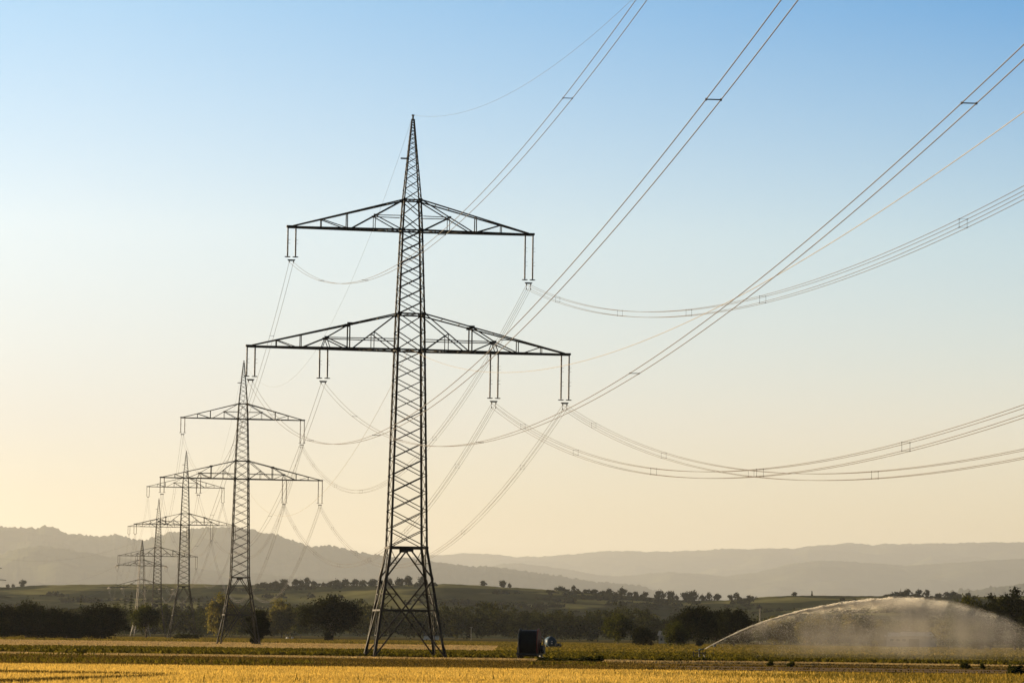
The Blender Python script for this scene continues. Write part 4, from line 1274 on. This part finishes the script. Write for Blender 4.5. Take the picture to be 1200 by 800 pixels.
# ------------------------------------------------------------------ the water
JET_PX = [(827, 759.3), (845, 749.5), (862, 741.3), (880, 733.3), (900, 726), (920, 720), (940, 714.5), (965, 709.5), (990, 705.5), (1015, 702.3), (1040, 700.5), (1065, 700), (1085, 701.5), (1105, 704.5), (1130, 710), (1155, 716.5), (1180, 725), (1205, 736), (1228, 750)]
JET = np.array([[*at(a, b, SPR_Y + 6.0 * i / 18)] for i, (a, b) in enumerate(JET_PX)])
JX = JET[:, 0] - NOZ.x
def jet_at(x):
    return np.stack([NOZ.x + x, np.interp(x, JX, JET[:, 1]), np.interp(x, JX, JET[:, 2])], -1)
def droplets():
    m, nt = new_mat('water_drops')
    d = N(nt, 'ShaderNodeBsdfDiffuse'); d.inputs[0].default_value = (.88, .84, .76, 1)
    tr = N(nt, 'ShaderNodeBsdfTranslucent'); tr.inputs[0].default_value = (.95, .91, .82, 1)
    mx = N(nt, 'ShaderNodeMixShader'); mx.inputs[0].default_value = .6
    nt.links.new(d.outputs[0], mx.inputs[1]); nt.links.new(tr.outputs[0], mx.inputs[2])
    tp = N(nt, 'ShaderNodeBsdfTransparent'); m2 = N(nt, 'ShaderNodeMixShader'); m2.inputs[0].default_value = .45
    nt.links.new(tp.outputs[0], m2.inputs[1]); nt.links.new(mx.outputs[0], m2.inputs[2])
    o = N(nt, 'ShaderNodeOutputMaterial'); nt.links.new(m2.outputs[0], o.inputs[0])
    rng = np.random.default_rng(9)
    def slivers(c, dirv, L, w):
        n = len(c)
        dirv = dirv / np.linalg.norm(dirv, axis=1)[:, None]
        a = rng.normal(size=(n, 3)); a -= (a * dirv).sum(1)[:, None] * dirv; a /= np.linalg.norm(a, axis=1)[:, None]
        b = np.cross(dirv, a)
        L, w = L[:, None], w[:, None]
        V = np.stack([c - dirv * L / 2, c + a * w, c - a * w * .5 + b * w * .87, c - a * w * .5 - b * w * .87, c + dirv * L / 2], 1).reshape(-1, 3)
        base = 5 * np.arange(n)[:, None]
        Fq = np.concatenate([base + np.array(t) for t in ((0, 1, 2), (0, 2, 3), (0, 3, 1), (4, 2, 1), (4, 3, 2), (4, 1, 3))])
        return V, Fq
    sets = []
    # the jet itself: bursts with a sharp front and a sagging tail, breaking up along the way
    n = 36000
    fronts = np.array([0, 3.2, 5.4, 7.3, 9.0, 11.0, 12.6, 14.5, 16.0, 18.1, 20.2, 23.6, 26.2, 28.6, 31.6, 34.6])
    x = rng.uniform(0, 1, n) ** .8 * 34.4
    i = np.clip(np.searchsorted(fronts, x), 1, len(fronts) - 1)
    tail = (fronts[i] - x) / (fronts[i] - fronts[i - 1])
    c = jet_at(x); e = .2
    t = jet_at(x + e) - jet_at(x - e)
    sp = .018 + .0045 * x + .00022 * x * x
    q = np.clip((x - 3) / 22, 0, 1)
    sag = q * .42 * tail ** 1.2
    fall = rng.exponential(1.0, n) * q ** 1.5 * .35
    c += np.stack([-fall * .4, rng.normal(size=n) * sp * 1.6, rng.normal(size=n) * sp * (.35 + .6 * tail) - sag - fall], 1)
    t[:, 2] += .4 * .14 * q + rng.normal(size=n) * .02 - fall * .05
    keep = rng.random(n) < np.where(x < 19, 1.0, np.clip(1.1 - tail * 1.1, .04, 1) * np.clip(1.9 - x / 22, .25, 1) * np.where(x > 26.4, np.where(x > 31.8, .06, .35), 1))
    sets.append(slivers(c[keep], t[keep], (rng.uniform(.18, .6, n) * (1 - x / 70))[keep], (rng.uniform(.007, .016, n) * (1 + .7 * np.clip(1 - np.abs(x - 15) / 9, 0, 1)) + np.clip(.024 - x * .004, 0, 1))[keep]))
    # drops falling out of it
    n = 20000
    x = rng.beta(2.2, 1.8, n) * 36.0
    c = jet_at(x); f = rng.exponential(1.3, n) * np.clip(x / 8, .25, 1.3)
    c += np.stack([f * .25 + rng.normal(size=n) * .3, rng.normal(size=n) * (.15 + .05 * x), -f], 1)
    k = c[:, 2] > .1
    dv = np.stack([np.full(n, .45), rng.normal(size=n) * .1, -np.clip(f, .05, 2)], 1)
    sets.append(slivers(c[k], dv[k], rng.uniform(.05, .16, n)[k], rng.uniform(.004, .009, n)[k]))
    off = 0; Vs, Fs = [], []
    for V, Fq in sets:
        Vs.append(V); Fs.append(Fq + off); off += len(V)
    o = link_mesh('water_jet', np_mesh('water_jet', np.concatenate(Vs), np.concatenate(Fs)), m)
    tag(o, 'bright water jet arching from the sprinkler and breaking into drops', kind='stuff')
droplets()

def mist():
    m, nt = new_mat('spray_mist')
    tc = N(nt, 'ShaderNodeTexCoord'); sx = N(nt, 'ShaderNodeSeparateXYZ')
    nt.links.new(tc.outputs['Object'], sx.inputs[0])
    X, Yc, Z = sx.outputs[0], sx.outputs[1], sx.outputs[2]
    xn = math_n(nt, 'DIVIDE', X, 45.0)
    def fr(src, stops):
        r = nt.nodes.new('ShaderNodeValToRGB'); els = r.color_ramp.elements
        while len(els) > 1: els.remove(els[-1])
        els[0].position = stops[0][0]; els[0].color = (stops[0][1],) * 3 + (1,)
        for p, v in stops[1:]:
            e = els.new(p); e.color = (v, v, v, 1)
        nt.links.new(src, r.inputs[0]); return r.outputs[0]
    zc = math_n(nt, 'MULTIPLY', fr(xn, [(max(0, min(1, a / 45)), (z) / 10) for a, z in zip(JX, JET[:, 2])]), 10.0)
    wob = noise(nt, .42, (1, 1, .5), 5, tc.outputs['Object'])
    zc = math_n(nt, 'ADD', zc, math_n(nt, 'MULTIPLY', math_n(nt, 'SUBTRACT', wob, .5), math_n(nt, 'MULTIPLY', xn, 2.6)))
    s = math_n(nt, 'SUBTRACT', zc, Z)
    edge = math_n(nt, 'DIVIDE', math_n(nt, 'ADD', s, .05), math_n(nt, 'ADD', math_n(nt, 'MULTIPLY', xn, 1.5), .2), True)
    prof = math_n(nt, 'ADD', math_n(nt, 'MULTIPLY', math_n(nt, 'EXPONENT', math_n(nt, 'MULTIPLY', s, -1.7)), fr(xn, [(0, 1.0), (.30, 1.1), (.50, .95), (.60, .40), (.70, .12), (1.0, .08)])), .32)
    yd = math_n(nt, 'DIVIDE', Yc, math_n(nt, 'ADD', math_n(nt, 'MULTIPLY', xn, 3.4), .5))
    lat = math_n(nt, 'EXPONENT', math_n(nt, 'MULTIPLY', math_n(nt, 'MULTIPLY', yd, yd), -1.0))
    A = fr(xn, [(0, 0), (.06, .05), (.14, .34), (.25, .58), (.42, .75), (.53, .95), (.62, .90), (.68, .62), (.74, .40), (.80, .34), (.88, .26), (1.0, .10)])
    # falling veils: noise drawn out along a slanted fall line
    mp = N(nt, 'ShaderNodeMapping'); mp.inputs['Rotation'].default_value = (0, .32, 0); mp.inputs['Scale'].default_value = (.7, .8, .2)
    nt.links.new(tc.outputs['Object'], mp.inputs[0])
    n1 = N(nt, 'ShaderNodeTexNoise'); n1.inputs['Scale'].default_value = .75; n1.inputs['Detail'].default_value = 5
    nt.links.new(mp.outputs[0], n1.inputs['Vector'])
    n2 = noise(nt, .26, (.6, 1, 1.1), 5, tc.outputs['Object'])
    k = math_n(nt, 'MULTIPLY', math_n(nt, 'MULTIPLY', math_n(nt, 'SUBTRACT', n1.outputs['Fac'], .28), 2.6, True), math_n(nt, 'MULTIPLY', math_n(nt, 'SUBTRACT', n2, .36), 4.2, True))
    dens = math_n(nt, 'MULTIPLY', math_n(nt, 'MULTIPLY', edge, prof), math_n(nt, 'MULTIPLY', math_n(nt, 'MULTIPLY', lat, A), math_n(nt, 'ADD', k, .10)))
    low = math_n(nt, 'MULTIPLY', math_n(nt, 'SUBTRACT', Z, .35), .42, True)
    dens = math_n(nt, 'MULTIPLY', math_n(nt, 'MULTIPLY', dens, low), MIST)
    v = N(nt, 'ShaderNodeVolumePrincipled'); v.inputs['Color'].default_value = (.98, .91, .80, 1); v.inputs['Anisotropy'].default_value = .4  # warmth of the low sun is put into the mist colour
    nt.links.new(dens, v.inputs['Density'])
    o = N(nt, 'ShaderNodeOutputMaterial'); nt.links.new(v.outputs[0], o.inputs['Volume'])
    m.cycles.volume_step_rate = .35
    x0, x1, y0, y1, z0, z1 = 0.0, 45.0, -6.5, 9.5, .12, 7.6
    mb = MB(); mb.box(((x0 + x1) / 2, (y0 + y1) / 2, (z0 + z1) / 2), (x1 - x0, y1 - y0, z1 - z0))
    o = mb.build('spray_mist', m, None, (NOZ.x, SPR_Y, 0))
    tag(o, 'drifting curtain of fine mist falling below the water jet', kind='stuff')
MIST = 1.1
mist()

# ------------------------------------------------------------------ haze
def haze_box():
    m, nt = new_mat('haze_air')
    v = N(nt, 'ShaderNodeVolumePrincipled'); o = N(nt, 'ShaderNodeOutputMaterial')
    v.inputs['Color'].default_value = (.92, .965, 1.0, 1)
    v.inputs['Density'].default_value = HAZE_DENSITY
    v.inputs['Anisotropy'].default_value = .48
    nt.links.new(v.outputs[0], o.inputs['Volume'])
    mb = MB(); mb.box((0, 43100, (HAZE_TOP - 1) / 2), (31600, 87400, HAZE_TOP + 1))
    h = mb.build('haze', m)
    tag(h, 'thin evening haze filling the air over the plain', kind='stuff')
haze_box()
